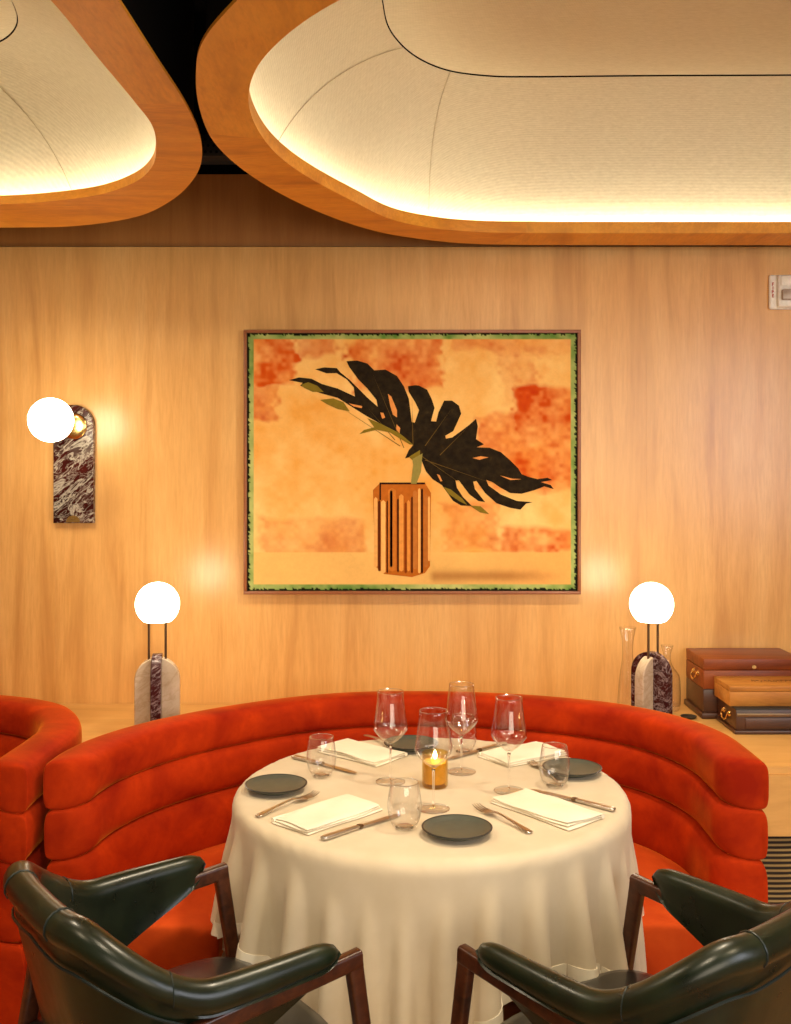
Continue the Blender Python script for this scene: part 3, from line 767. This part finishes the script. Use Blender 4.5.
# wall sconce
sx, sz = at_y(75.5, 420, WY)
sc = empty('wall_sconce', (sx, WY, at_y(75.5, 523, WY - .02)[1]), 0, 'globe sconce on an arched oxblood marble plate, on the maple wall at left', 'sconce')
sh = at_y(0, 405, WY - .02)[1] - at_y(0, 523, WY - .02)[1]
mb = arch_prism(.147, sh, .026, 28, .002); mb.v = [(x, y - .0135, z) for x, y, z in mb.v]; mb.build('marble_plate', M['red_marble'], sc)
dz = at_y(0, 426, WY - .03)[1] - sc.location.z
mb = MB().lathe([(.0005, .0), (.046, .0), (.0475, .003), (.045, .006), (.030, .009), (.012, .011), (.0005, .011)], 40)
mb.v = [(x + .004, -.0268 - z, dz + y) for x, y, z in mb.v]; mb.build('brass_disc', M['brass'], sc)
gz = at_y(0, 420, 3.47)[1] - sc.location.z
MB().tube([(.002, -.03, dz), (.004, -.27, gz)], .009, 14).build('arm', M['brass'], sc)
g = globe_mb(.0745, (0, 0, 0)); g.v = [(x + (50.8 - CX) * 3.47 / F - sx, y + 3.47 - WY, z + gz) for x, y, z in g.v]; g.build('globe', M['globe'], sc)
mb = MB(); R_ = []
for y, s_ in ((0, 1), (-.006, .95), (-.006, .0001)):
    R_.append([(.026 * s_ * math.cos(a), -.0268 + y, .003 + .026 * s_ * math.sin(a)) for a in np.linspace(0, PI, 20)])
MB().rings(R_).build('brass_catch', M['brass'], sc)

# decanters
x, _ = at_y(629, 0, 3.50)
dc = empty('glass_carafe', (x, 3.52, SZ + .001), 0, 'tall clear glass carafe standing left of the right globe lamp', 'carafe')
out = [tuple(p) for p in catmull([(.030, .0), (.034, .01), (.033, .10), (.026, .17), (.019, .22), (.020, .28), (.029, .325)], 24, False)]
MB().rings([[(r * math.cos(2 * PI * k / 36), r * math.sin(2 * PI * k / 36), z) for k in range(36)] for r, z in [(.0005, 0)] + out + [(r - .0010, z) for r, z in out[::-1] if z > .012] + [(.0005, .012)]]).build('carafe_body', M['glass'], dc, auto=180)
x, _ = at_y(667, 0, 3.70)
dc = empty('glass_decanter', (x, 3.70, SZ + .001), 0, 'rounded clear glass decanter with a narrow neck, right of the right globe lamp', 'decanter')
out = [tuple(p) for p in catmull([(.040, .0), (.046, .012), (.047, .09), (.043, .125), (.022, .155), (.014, .175), (.014, .20), (.022, .232)], 26, False)]
MB().rings([[(r * math.cos(2 * PI * k / 36), r * math.sin(2 * PI * k / 36), z) for k in range(36)] for r, z in [(.0005, 0)] + out + [(r - .0010, z) for r, z in out[::-1] if z > .012] + [(.0005, .012)]]).build('decanter_body', M['glass'], dc, auto=180)

# ------------------------------------------------------------------ wooden boxes
def bail_handle(parent, x, yc, z, w=.05):
    for s_ in (-1, 1):
        h_ = MB(); mb = MB().lathe([(.0005, 0), (.010, 0), (.008, .003), (.004, .008), (.0005, .009)], 16)
        h_.add([(x - zz, yc + s_ * w / 2 + a, z + b_) for a, b_, zz in mb.v], mb.f).build('handle_rosette', M['brass'], parent)
    MB().tube([(x - .006, yc - w / 2, z), (x - .010, yc - w / 2, z - .012), (x - .012, yc - w / 4, z - .022), (x - .012, yc + w / 4, z - .022), (x - .010, yc + w / 2, z - .012), (x - .006, yc + w / 2, z)], .0032, 8).build('bail', M['brass'], parent)
hA = empty('humidor_box', (1.068, 3.57, SZ), 0, 'large reddish mahogany box with brass side handle, against the wall', 'wooden box')
MB().box(0, .345, .0, .215, .103, .168, .002).build('box_body', M['mahogany'], hA)
MB().box(0, .345, .0, .215, .1695, .208, .003).build('lid', M['mahogany'], hA)
MB().box(.0, .345, .003, .215, .022, .102, .002).build('drawer_base', M['mahogany_dark'], hA)['label'] = 'darker lower section with a moulded foot'
MB().box(-.008, .353, -.006, .218, 0.001, .021, .003).build('foot_moulding', M['mahogany_dark'], hA)
mb = MB().lathe([(.0005, 0), (.008, 0), (.007, .002), (.0005, .0022)], 16); mb.v = [(.175 + x, -.0003 - z, .180 + y) for x, y, z in mb.v]; mb.build('keyhole', M['brass'], hA)
bail_handle(hA, 0, .09, .145)
hC = empty('drawer_box', (1.113, 3.36, SZ), 0, 'low dark mahogany drawer box with brass handle at the counter edge', 'wooden box')
MB().box(0, .40, .006, .20, .014, .080, .002).build('box_body', M['mahogany_dark'], hC)
MB().box(-.006, .406, -.0, .204, 0.001, .013, .002).build('foot_moulding', M['mahogany_dark'], hC)
MB().box(.002, .398, .003, .0058, .058, .068, .0005).build('metal_strip', M['bronze'], hC)
MB().box(.03, .37, .002, .0057, .019, .053, .0005).build('drawer_front', M['mahogany_dark'], hC)
MB().box(-.003, .403, .0, .203, .0805, .085, .001).build('top_moulding', M['black_metal'], hC)
bail_handle(hC, 0, .10, .052, .055)
hB = empty('cigar_box', (1.10, 3.39, SZ + .0855), 0, 'shallow golden teak box lying on top of the dark drawer box', 'wooden box')
MB().box(0, .38, .0, .165, .0, .048, .0015).build('box_body', M['teak'], hB)
MB().box(0, .38, .0, .165, .049, .066, .0015).build('lid', M['teak'], hB)
mb = MB()
for k in range(15):      # faint dark lettering strokes on the lid (illegible in the photo)
    x0_ = .10 + k * .014; pts = [(x0_, .075 + .008 * math.sin(k * 2.3), .0662), (x0_ + .005, .092 + .006 * math.cos(k * 1.7), .0662), (x0_ + .011, .078 + .007 * math.sin(k), .0662)]
    mb.tube(pts, .0011, 5)
mb.build('lid_script', M['ink'], hB)
x, y = at_z(689, 716, SZ)
bd = MB().lathe([(0, 0.001), (.023, .001), (.028, .008), (.026, .008), (.021, .004), (0, .004)], 28).build('small_dish', M['black_metal'], loc=(x - .01, y - .03, SZ)); tag(bd, 'small low black dish on the counter between decanter and wooden boxes', 'dish')

# ------------------------------------------------------------------ fire alarm strobe
ax, az = at_y(768, 310, WY - .001)
al = empty('fire_alarm', (ax, WY, az), 0, 'white fire alarm strobe with red letters, high on the wall at the right edge', 'fire alarm')
W_, Hh = .128, .128
MB().box(0, W_, -.016, -.0005, 0, Hh, .008, 3).build('backplate', M['white_plastic'], al)
MB().box(.026, W_ - .004, -.034, -.0158, .006, Hh - .004, .007, 3).build('cover', M['white_plastic'], al)
MB().box(.034, W_ - .012, -.040, -.0335, .082, Hh - .012, .004, 2).build('speaker_bezel', M['white_plastic'], al)
MB().box(.036, W_ - .014, -.052, -.0335, .030, .070, .005, 2).build('strobe_lens', M['grey_plastic'], al)
MB().tube([(.046, -.046, .050), (.11, -.046, .050)], .005, 10)
fc = bpy.data.curves.new('fire_lettering', 'FONT')
fc.body = 'F\nI\nR\nE'; fc.size = .0165; fc.space_line = .86; fc.align_x = 'CENTER'; fc.extrude = .0003; fc.offset = .0006
tmp = bpy.data.objects.new('tmp', fc); COL.objects.link(tmp)
dg = bpy.context.evaluated_depsgraph_get(); me = bpy.data.meshes.new_from_object(tmp.evaluated_get(dg)); bpy.data.objects.remove(tmp)
me.materials.clear(); me.materials.append(M['red_paint'])
lt = bpy.data.objects.new('lettering', me); COL.objects.link(lt); lt.parent = al; lt.location = (.0125, -.0165, .087); lt.rotation_euler = (PI / 2, 0, 0)

# ------------------------------------------------------------------ framed picture
PY = WY - .028
def pic(px, py, off=0): 
    x, z = at_y(px, py, PY); return (x, PY - off, z)
pr = empty('framed_picture', (at_y(412, 0, WY)[0], WY, at_y(0, 461, WY)[1]), 0, 'large framed print of a dark monstera leaf in an amber ribbed glass vase', 'picture')
def local(p): return (p[0] - pr.location.x, p[1] - pr.location.y, p[2] - pr.location.z)
x0, z1 = at_y(244, 330, PY); x1, z0 = at_y(580.5, 594, PY); lx, lz = pr.location.x, pr.location.z
fw = .0115
mb = MB()
mb.box(x0 - lx, x1 - lx, -.040, -.002, z1 - fw - lz, z1 - lz, .001); mb.box(x0 - lx, x1 - lx, -.040, -.002, z0 - lz, z0 + fw - lz, .001)
mb.box(x0 - lx, x0 + fw - lx, -.040, -.002, z0 + fw - lz, z1 - fw - lz, .001); mb.box(x1 - fw - lx, x1 - lx, -.040, -.002, z0 + fw - lz, z1 - fw - lz, .001)
mb.build('frame', M['frame_wood'], pr)
# print with a painted ground: colour per vertex of a fine grid
def vnoise(seed, nx, ny):
    r = np.random.default_rng(seed); g = r.random((ny + 2, nx + 2))
    def f(u, v):
        x = np.clip(u, 0, .9999) * nx; y = np.clip(v, 0, .9999) * ny; i = x.astype(int); j = y.astype(int); a = x - i; b_ = y - j
        a = a * a * (3 - 2 * a); b_ = b_ * b_ * (3 - 2 * b_)
        return (g[j, i] * (1 - a) + g[j, i + 1] * a) * (1 - b_) + (g[j + 1, i] * (1 - a) + g[j + 1, i + 1] * a) * b_
    return f
GX, GY = 300, 236
U, Vv = np.meshgrid(np.linspace(0, 1, GX), np.linspace(0, 1, GY))
PXg = 246.5 + U * (578 - 246.5); PYg = 332 + Vv * (591.5 - 332)
fb = sum(vnoise(s_, k, int(k * .8))(U, Vv) * w for s_, k, w in ((1, 6, .4), (2, 13, .28), (3, 28, .18), (4, 60, .14)))
fb2 = sum(vnoise(s_, k, int(k * .8))(U, Vv) * w for s_, k, w in ((11, 7, .34), (12, 16, .26), (13, 38, .2), (14, 80, .2)))
fb2 = np.clip((fb2 - .5) * 1.7 + .5, 0, 1)
fb = np.clip((fb - .5) * 1.8 + .5, 0, 1)
def s2l(c): c = np.array(c, float) / 255; return np.where(c <= .04045, c / 12.92, ((c + .055) / 1.055) ** 2.4)
tan, tan2, org, red = s2l((240, 170, 78)), s2l((255, 214, 136)), s2l((238, 120, 26)), s2l((200, 58, 4))
base = tan * (1 - fb[..., None]) + tan2 * fb[..., None]
stn = np.clip((fb2 - .62) / .3, 0, 1)[..., None] * .35 * np.clip((PXg - 380) / 150, 0.15, 1)[..., None]
base = base * (1 - stn) + org * stn
def rectmask(x0, y0, x1, y1, soft=3, jag=14):
    dx = np.minimum(PXg - x0, x1 - PXg) + (fb2 - .5) * jag * 1.1; dy = np.minimum(PYg - y0, y1 - PYg) + (fb - .5) * jag * 1.1
    return np.clip(np.minimum(dx, dy) / soft + .5, 0, 1)
mk = np.zeros_like(U)
for (a, b_, c, d, st, jag) in ((240, 325, 296, 384, .95, 20), (240, 384, 276, 424, .55, 22), (296, 325, 330, 356, .5, 22), (352, 325, 445, 388, .8, 20), (445, 325, 585, 352, .45, 24), (515, 388, 585, 484, .85, 14), (478, 416, 585, 490, .72, 14),
                          (262, 520, 366, 556, .42, 12), (440, 500, 500, 552, .6, 14), (500, 530, 585, 551, .75, 8), (548, 536, 585, 549, .6, 4), (500, 355, 530, 400, .25, 20)):
    mk = np.maximum(mk, rectmask(a, b_, c, d, 6, jag) * st * (.35 + 1.1 * fb2))
mk = np.clip(mk, 0, 1)[..., None]
colr = base * (1 - mk) + (org * (1 - fb2[..., None]) + red * fb2[..., None]) * mk
fl = (PYg > 552 + 0 * PXg)[..., None]
flc = s2l((252, 204, 124)) * (1 - .14 * fb2[..., None]) * np.array([1, .95, .85]); rightdark = np.clip((PXg - 470) / 130, 0, 1)[..., None] * .35
colr = np.where(fl, flc * (1 - rightdark) + org * rightdark, colr)
sh = (np.exp(-((PYg - 576) / 6) ** 2) * np.clip((PXg - 428) / 6, 0, 1) * np.clip((570 - PXg) / 60, 0, 1) * .6)[..., None]
colr = colr * (1 - sh) + s2l((150, 78, 25)) * sh
# green film border with ragged black edge
e = np.minimum.reduce([PXg - 246.5, 578 - PXg, PYg - 332, 591.5 - PYg])
grn = s2l((96, 140, 60)) * (1 - fb2[..., None]) + s2l((205, 210, 130)) * fb2[..., None]
rag = vnoise(31, 220, 180)(U, Vv) * 3.0
colr = np.where((e < 7.0)[..., None], grn, colr); colr = np.where((e < 1.2 + rag)[..., None], s2l((18, 24, 12)), colr)
verts = [local(pic(float(PXg[j, i]), float(PYg[j, i]))) for j in range(GY) for i in range(GX)]
faces = [(j * GX + i, (j + 1) * GX + i, (j + 1) * GX + i + 1, j * GX + i + 1) for j in range(GY - 1) for i in range(GX - 1)]
me = bpy.data.meshes.new('print'); me.from_pydata(verts, [], faces)
ca = me.color_attributes.new('ground', 'FLOAT_COLOR', 'POINT')
ca.data.foreach_set('color', np.concatenate([colr.reshape(-1, 3), np.ones((GX * GY, 1))], 1).astype(np.float32).ravel())
m, nt, b = new_mat('print_ink'); at = nt.nodes.new('ShaderNodeAttribute'); at.attribute_name = 'ground'
c = mix(nt, .18, at.outputs['Color'], ramp(nt, noise(nt, coords(nt), 120, 4, .7), [(.3, (.6, .6, .6)), (.7, (1, 1, 1))]), 'MULTIPLY')
L(nt, c, b.inputs['Base Color']); b.inputs['Roughness'].default_value = .6; b.inputs['Specular IOR Level'].default_value = .08
me.materials.append(m); po = bpy.data.objects.new('print', me); COL.objects.link(po); po.parent = pr
mb = MB(); mb.box(x0 + fw - lx, x1 - fw - lx, -.024, -.004, z0 + fw - lz, z1 - fw - lz); mb.build('backing', M['black_paint'], pr, smooth=False)
def zc(o, L_): s_ = 791 / 180; return [(o[0] + x / s_, o[1] + y / s_) for x, y in L_]
O1, O2, O4 = (240, 326), (410, 326), (410, 460)
leaf = zc(O1, [(215, 238), (260, 226), (315, 232), (360, 255), (430, 275), (505, 310), (500, 270), (470, 235), (425, 207), (380, 208), (330, 190), (370, 182), (425, 185), (440, 203), (480, 235), (510, 265), (560, 315), (605, 355), (600, 325), (560, 275), (520, 235), (480, 180), (468, 155), (515, 152), (560, 165), (590, 195), (640, 192), (690, 220), (720, 265), (742, 320), (755, 422), (768, 425), (787, 370), (770, 335), (742, 290), (738, 265), (770, 260)]) \
    + zc(O2, [(40, 262), (75, 280), (95, 320), (108, 360), (92, 418), (115, 420), (125, 380), (150, 328), (185, 328), (215, 350), (225, 385), (205, 430), (190, 462), (155, 482), (158, 495), (185, 490), (220, 465), (260, 435), (290, 408), (298, 440), (290, 497), (325, 520), (293, 533), (350, 535), (400, 555), (440, 590), (475, 625)]) \
    + zc(O4, [(490, 62), (520, 74), (560, 84), (605, 78), (625, 88), (575, 97), (618, 110), (632, 128), (590, 116), (545, 133), (490, 148), (440, 145), (395, 120), (360, 96), (335, 88), (345, 112), (400, 152), (470, 180), (540, 185), (510, 192), (485, 218), (440, 210), (380, 190), (330, 145), (292, 92), (278, 95), (285, 128), (330, 185), (300, 180), (260, 150), (215, 90), (200, 90), (206, 122), (232, 162), (272, 202), (225, 200), (190, 180), (160, 138), (140, 110), (100, 85), (70, 50), (50, 0)]) \
    + zc(O2, [(5, 575)]) + zc(O1, [(725, 582), (742, 545), (762, 522), (700, 482), (640, 442), (560, 398), (480, 348), (430, 316), (360, 297), (300, 277), (265, 262), (275, 250)])
def flat(P, off, name, mat, parent, thick=.0004):
    n = len(P); a = [local(pic(x, y, off)) for x, y in P]; b2_ = [local(pic(x, y, off - thick)) for x, y in P]
    return MB().add(a + b2_, [tuple(range(n)), tuple(range(2 * n - 1, n - 1, -1))] + [(j, (j + 1) % n, n + (j + 1) % n, n + j) for j in range(n)]).build(name, mat, parent, smooth=False)
m, nt, b = new_mat('leaf_ink'); v = coords(nt, (6, 1, 6), (0, .7, 0))
L(nt, ramp(nt, noise(nt, v, 6, 4, .6), [(.35, tuple(s2l((30, 22, 12)))), (.65, tuple(s2l((46, 36, 20)))), (.9, tuple(s2l((80, 62, 30))))]), b.inputs['Base Color']); b.inputs['Roughness'].default_value = .6; b.inputs['Specular IOR Level'].default_value = .06
M['leaf_ink'] = m
inkf = lambda n_, c: simple(n_, tuple(float(t) for t in s2l(c)), .6, spec=.08)
M['olive'] = inkf('olive_ink', (132, 112, 34)); M['gap'] = inkf('peach_ink', (228, 150, 78)); M['stem_ink'] = inkf('stem_ink', (150, 138, 70)); M['vein'] = inkf('vein_ink', (110, 84, 34))
lf = flat(leaf, .0012, 'printed_leaf', M['leaf_ink'], pr)
for P in (zc(O1, [(650, 298), (665, 310), (690, 370), (690, 402), (672, 390), (660, 350)]), zc(O1, [(616, 380), (630, 382), (638, 402), (625, 408)]), zc(O1, [(688, 432), (704, 448), (701, 472), (686, 455)]),
          zc(O1, [(478, 340), (537, 352), (535, 361), (500, 354)]), zc(O2, [(275, 580), (310, 572), (345, 577), (305, 588)]), zc(O4, [(118, 62), (130, 66), (142, 92), (134, 94)]), zc(O4, [(395, 68), (450, 82), (490, 84), (440, 88)])):
    flat(P, .0020, 'leaf_hole', M['gap'], lf)
for P in (zc(O1, [(268, 258), (300, 247), (340, 263), (368, 290), (320, 290), (282, 272)]), zc(O1, [(352, 325), (410, 318), (455, 335), (482, 375), (430, 365), (385, 345)]), zc(O1, [(525, 475), (545, 457), (590, 445), (560, 405), (620, 430), (700, 470), (762, 522), (745, 520), (660, 468), (600, 456), (560, 466)]),
          zc(O4, [(148, 118), (180, 130), (230, 170), (252, 198), (215, 180), (170, 150)]), zc(O4, [(263, 200), (310, 203), (347, 237), (308, 230)]), zc(O1, [(742, 575), (791, 545), (791, 600), (775, 605)]) + zc(O2, [(55, 555), (45, 600), (10, 585)])[:0]):
    flat(P, .0024, 'leaf_tip', M['olive'], lf)
for a, b_ in (((395, 440), (368, 408)), ((404, 448), (372, 372)), ((413, 446), (412, 398)), ((425, 446), (452, 408)), ((440, 455), (470, 425)), ((400, 446), (330, 400)), ((425, 460), (500, 486)), ((420, 455), (470, 490))):
    d = Vector((b_[0] - a[0], b_[1] - a[1])).normalized() * .35
    flat([(a[0] - d.y, a[1] + d.x), (a[0] + d.y, a[1] - d.x), b_], .0022, 'leaf_vein', M['vein'], lf)
flat(zc(O2, [(10, 585), (55, 560), (48, 640)]) + zc(O4, [(28, 105), (4, 105), (14, 20)]), .0030, 'printed_stem', M['stem_ink'], pr)
vs_ = flat([(373, 490), (380, 483), (425, 483), (431, 493), (430, 566), (425, 573), (412, 577), (384, 574), (375, 566)], .0010, 'printed_vase', inkf('vase_ink', (190, 104, 30)), pr)
fac = [(374, 377.5, 497, 566, (240, 178, 100)), (378, 380.5, 500, 570, (90, 38, 10)), (381, 385.5, 500, 572, (250, 190, 108)), (386.5, 388, 500, 572, (70, 26, 8)), (388, 396, 488, 570, (206, 122, 42)), (390, 392.5, 490, 566, (255, 206, 128)),
       (397, 399, 498, 571, (80, 30, 8)), (399, 403.5, 494, 570, (232, 156, 72)), (404.5, 407, 502, 572, (140, 62, 14)), (407, 410, 500, 570, (228, 150, 64)), (411, 413, 496, 572, (96, 40, 10)), (413, 417, 490, 568, (196, 120, 50)), (418, 420.5, 488, 572, (250, 186, 104)), (421, 423, 488, 572, (50, 18, 6)), (424, 428, 494, 566, (190, 112, 44)), (428, 430, 496, 560, (246, 184, 104))]
for i, (a, b_, t_, u_, c) in enumerate(fac): flat([(a, t_ + 2), ((a + b_) / 2, t_), (b_, t_ + 2), (b_, u_), ((a + b_) / 2, u_ + 1.5), (a, u_)], .0016 , 'vase_facet', inkf('facet_ink', c), vs_)
flat([(379.5, 482.5), (425, 482.5), (425, 484.3), (381, 484.3), (381, 500), (379.5, 500)], .0020, 'vase_rim', inkf('rim_ink', (50, 24, 10)), vs_)

# ------------------------------------------------------------------ armchairs
def chair_proto():
    root = empty('armchair')
    wd = M['walnut']
    # plan path of the wrap-round back, right half then mirrored
    half = [(0, -.235), (.07, -.234), (.14, -.226), (.205, -.195), (.25, -.14), (.272, -.07), (.281, .0), (.284, .08), (.284, .16), (.283, .232)]
    full = [(-x, y) for x, y in half[:0:-1]] + half
    C = catmull(full, 121, False)
    T = np.gradient(C, axis=0); T /= np.linalg.norm(T, axis=1)[:, None]; No = np.stack([T[:, 1], -T[:, 0]], 1)   # outward
    d = np.r_[0, np.cumsum(np.linalg.norm(np.diff(C, axis=0), axis=1))]; tot = d[-1]; mid = tot / 2; s_ = np.abs(d - mid)
    sm = lambda a, b_, x: (lambda t: t * t * (3 - 2 * t))(min(1, max(0, (x - a) / (b_ - a))))
    send = s_.max()
    def zt(s): return .818 - .118 * sm(.15, .41, s) 
    def rad(s): return .032 - .007 * sm(.33, send, s)
    def zb(s):  # lower edge of the upholstery
        return .47 + .178 * sm(.22, .36, s)
    def zi(s):  # the inner side of the pads runs deeper and tapers to the tip
        return .47 + .172 * min(1, max(0, (s - .30) / (send - .30)))
    SA = .335                                  # seam between back and arm pads
    def ring(i, f=1.0):
        s = s_[i]; z1, r, z0 = zt(s), rad(s) * f, zb(s); zn = zi(s)
        z1 = zt(s) - rad(s) + r; cz = z1 - r; lean = .22; P = []
        hh = cz - z0
        if f < 1: z0 = cz - hh * f; zn = cz - (cz - zn) * f
        # outer low -> outer roll -> top -> inner
        prof = [(.010, z0), (.016 * f, z0 + .003)]
        for t in (.3, .6, .85): prof.append((.018 * f + .004 * t, z0 + (cz - r * .9 - z0) * t))
        for a in np.linspace(-50, 200, 12): prof.append((r * math.cos(math.radians(a)) * .95, cz + r * math.sin(math.radians(a))))
        for t in (.8, .5, .2): prof.append((-r * .92 * f * (.8 + .2 * t), zn + (cz - r * .4 - zn) * t))
        prof += [(-.024 * f, zn + .003), (-.008, zn)]
        for q, z in prof:
            q2 = q - lean * max(0, cz - z) * (1 - sm(.3, .5, s) * .8)
            P.append((C[i][0] + No[i][0] * q2, C[i][1] + No[i][1] * q2, z))
        return P
    idx_b = [i for i in range(121) if s_[i] <= SA]
    MB().rings([ring(i) for i in idx_b]).build('backrest', M['leather'], root, auto=60)
    for sg in (-1, 1):
        idx = [i for i in range(121) if s_[i] >= SA - .008 and (d[i] - mid) * sg > 0]
        if sg < 0: idx = idx[::-1]
        rings = []
        for i in idx:
            e = send - s_[i]; f = 1.0 if e > .06 else max(.08, (1 - (1 - e / .06) ** 2.2) ** .5)
            rings.append(ring(i, f))
        MB().rings(rings).build('arm_pad', M['leather'], root, auto=60)
        # seam at the pad root
    def around(i, g=.0015, w=.0022):
        P = [Vector(p) for p in ring(i)]; c = sum(P, Vector()) / len(P); return P
    for sb in (.115, SA):
        for sg in (-1, 1):
            i = int(np.argmin(np.abs((d - mid) - sg * sb))); P = ring(i)[6:17]
            MB().tube(P, .0024 if sb < .2 else .0012, 6).build('seam_piping', M['piping'], root)
    # piping below the roll on the outside
    pts = []
    for i in [k for k in range(121) if s_[k] < .37]:
        s = s_[i]; z = zt(s) - .078 - .012 * math.sin(min(1, s / .33) * PI) + .012 * sm(.3, .45, s); cz = zt(s) - rad(s)
        q = .024 - .22 * max(0, cz - z) * (1 - sm(.3, .5, s) * .8) + .001
        pts.append((C[i][0] + No[i][0] * q, C[i][1] + No[i][1] * q, z))
    MB().tube(pts, .0028, 6).build('back_piping', M['piping'], root)
    # seat
    mb = MB(); R_ = []
    def sq(w, dpt, z, y0=0.0, pw=5, n=40):
        o = []
        for k in range(n):
            a = 2 * PI * k / n; ca, sa = math.cos(a), math.sin(a)
            u = math.copysign(abs(ca) ** (2 / pw), ca); v_ = math.copysign(abs(sa) ** (2 / pw), sa)
            o.append((w * u * (1 + .06 * v_), y0 + dpt * v_, z))
        return o
    R_ = [sq(.225, .225, .385, .03), sq(.243, .250, .390, .03), sq(.252, .268, .41, .03), sq(.252, .268, .455, .03), sq(.245, .260, .474, .03), sq(.215, .232, .486, .03), sq(.12, .12, .494, .03), sq(.01, .01, .496, .03)]
    MB().rings(R_).build('seat', M['leather_seat'], root, auto=60)
    MB().rings([sq(.232, .232, .335, .02), sq(.235, .235, .337, .02), sq(.235, .235, .378, .02), sq(.23, .23, .379, .02)]).build('seat_frame', wd, root)
    for s in (-1, 1):
        # arm rail and front leg
        MB().beam((s * .277, .284, .646), (s * .284, -.14, .614), .026, .034, .022, .032).build('arm_rail', wd, root)
        MB().beam((s * .277, .268, .655), (s * .272, .375, .0), .025, .034, .020, .022).build('leg', wd, root)
        MB().beam((s * .232, -.155, .62), (s * .225, -.27, .0), .030, .036, .022, .022).build('leg', wd, root)
        MB().beam((s * .268, .292, .352), (s * .20, .17, .352), .022, .030).build('seat_bracket', wd, root)
    return root
def place(o, P, th, s, label):
    f = Vector((math.cos(th), math.sin(th))); r = Vector((f.y, -f.x))
    org = Vector(P) - r * (s * .277 * .955) - f * .276
    o.scale = (.955, 1, 1); o.location = (org.x, org.y, 0); o.rotation_euler = (0, 0, th - PI / 2); tag(o, label, 'armchair', 'green leather armchairs')
ch = chair_proto(); ch2 = copy_tree(ch)
place(ch, (-.075, 1.95), math.radians(37.5), 1, 'dark green leather armchair with walnut arms at the lower left, back to the camera')
place(ch2, (.132, 1.965), math.radians(130), -1, 'dark green leather armchair with walnut arms at the lower right, back to the camera')

# ------------------------------------------------------------------ lights
def area_light(name, loc, rot, size, power, col, sy=None):
    l = bpy.data.lights.new(name, 'AREA'); l.energy = power; l.color = col; l.size = size
    if sy: l.shape = 'RECTANGLE'; l.size_y = sy
    o = bpy.data.objects.new(name, l); COL.objects.link(o); o.location = loc; o.rotation_euler = rot; return o
def spot(name, loc, target, power, col, ang=60, rad=.05, blend=.6):
    l = bpy.data.lights.new(name, 'SPOT'); l.energy = power; l.color = col; l.spot_size = math.radians(ang); l.spot_blend = blend; l.shadow_soft_size = rad
    o = bpy.data.objects.new(name, l); COL.objects.link(o); o.location = loc
    o.rotation_euler = (Vector(target) - Vector(loc)).to_track_quat('-Z', 'Y').to_euler(); return o
# daylight from the restaurant windows behind the camera, and unseen ceiling spots added to light the table and banquettes
area_light('window_light', (1.1, -1.9, 1.75), (math.radians(88), 0, math.radians(14)), 2.6, 52, (1, .86, .66), 1.5)
area_light('side_window_light', (2.7, -.3, 1.8), (math.radians(80), 0, math.radians(58)), 1.1, 26, (.86, .9, 1.0), 1.3)
spot('unseen_spot', (.0, .75, 2.8), (.1, 2.6, .75), 60, (1, .83, .58), 62, .06)
spot('unseen_spot', (1.5, .8, 2.8), (.9, 3.0, .6), 50, (1, .80, .52), 70, .06)
spot('unseen_spot', (-1.5, .6, 2.8), (-.9, 3.0, .9), 35, (1, .80, .52), 70, .06)
spot('unseen_spot', (.62, 2.30, 2.76), (.25, 2.72, .75), 72, (1, .84, .60), 125, .10, .8)  # added out of view inside the right coffer to brighten the table top
spot('unseen_spot', (-1.35, 2.20, 2.76), (-.9, 2.8, .75), 42, (1, .84, .60), 125, .10, .8)  # added out of view inside the left coffer to brighten the velvet tops
wd_ = bpy.data.worlds.new('room_ambience'); SC.world = wd_; wd_.use_nodes = True
wd_.node_tree.nodes['Background'].inputs[0].default_value = (1, .72, .45, 1); wd_.node_tree.nodes['Background'].inputs[1].default_value = .18

SC.view_settings.view_transform = 'Standard'; SC.view_settings.look = 'None'; SC.view_settings.gamma = 1
SC.view_settings.use_curve_mapping = False; SC.view_settings.exposure = 0.42
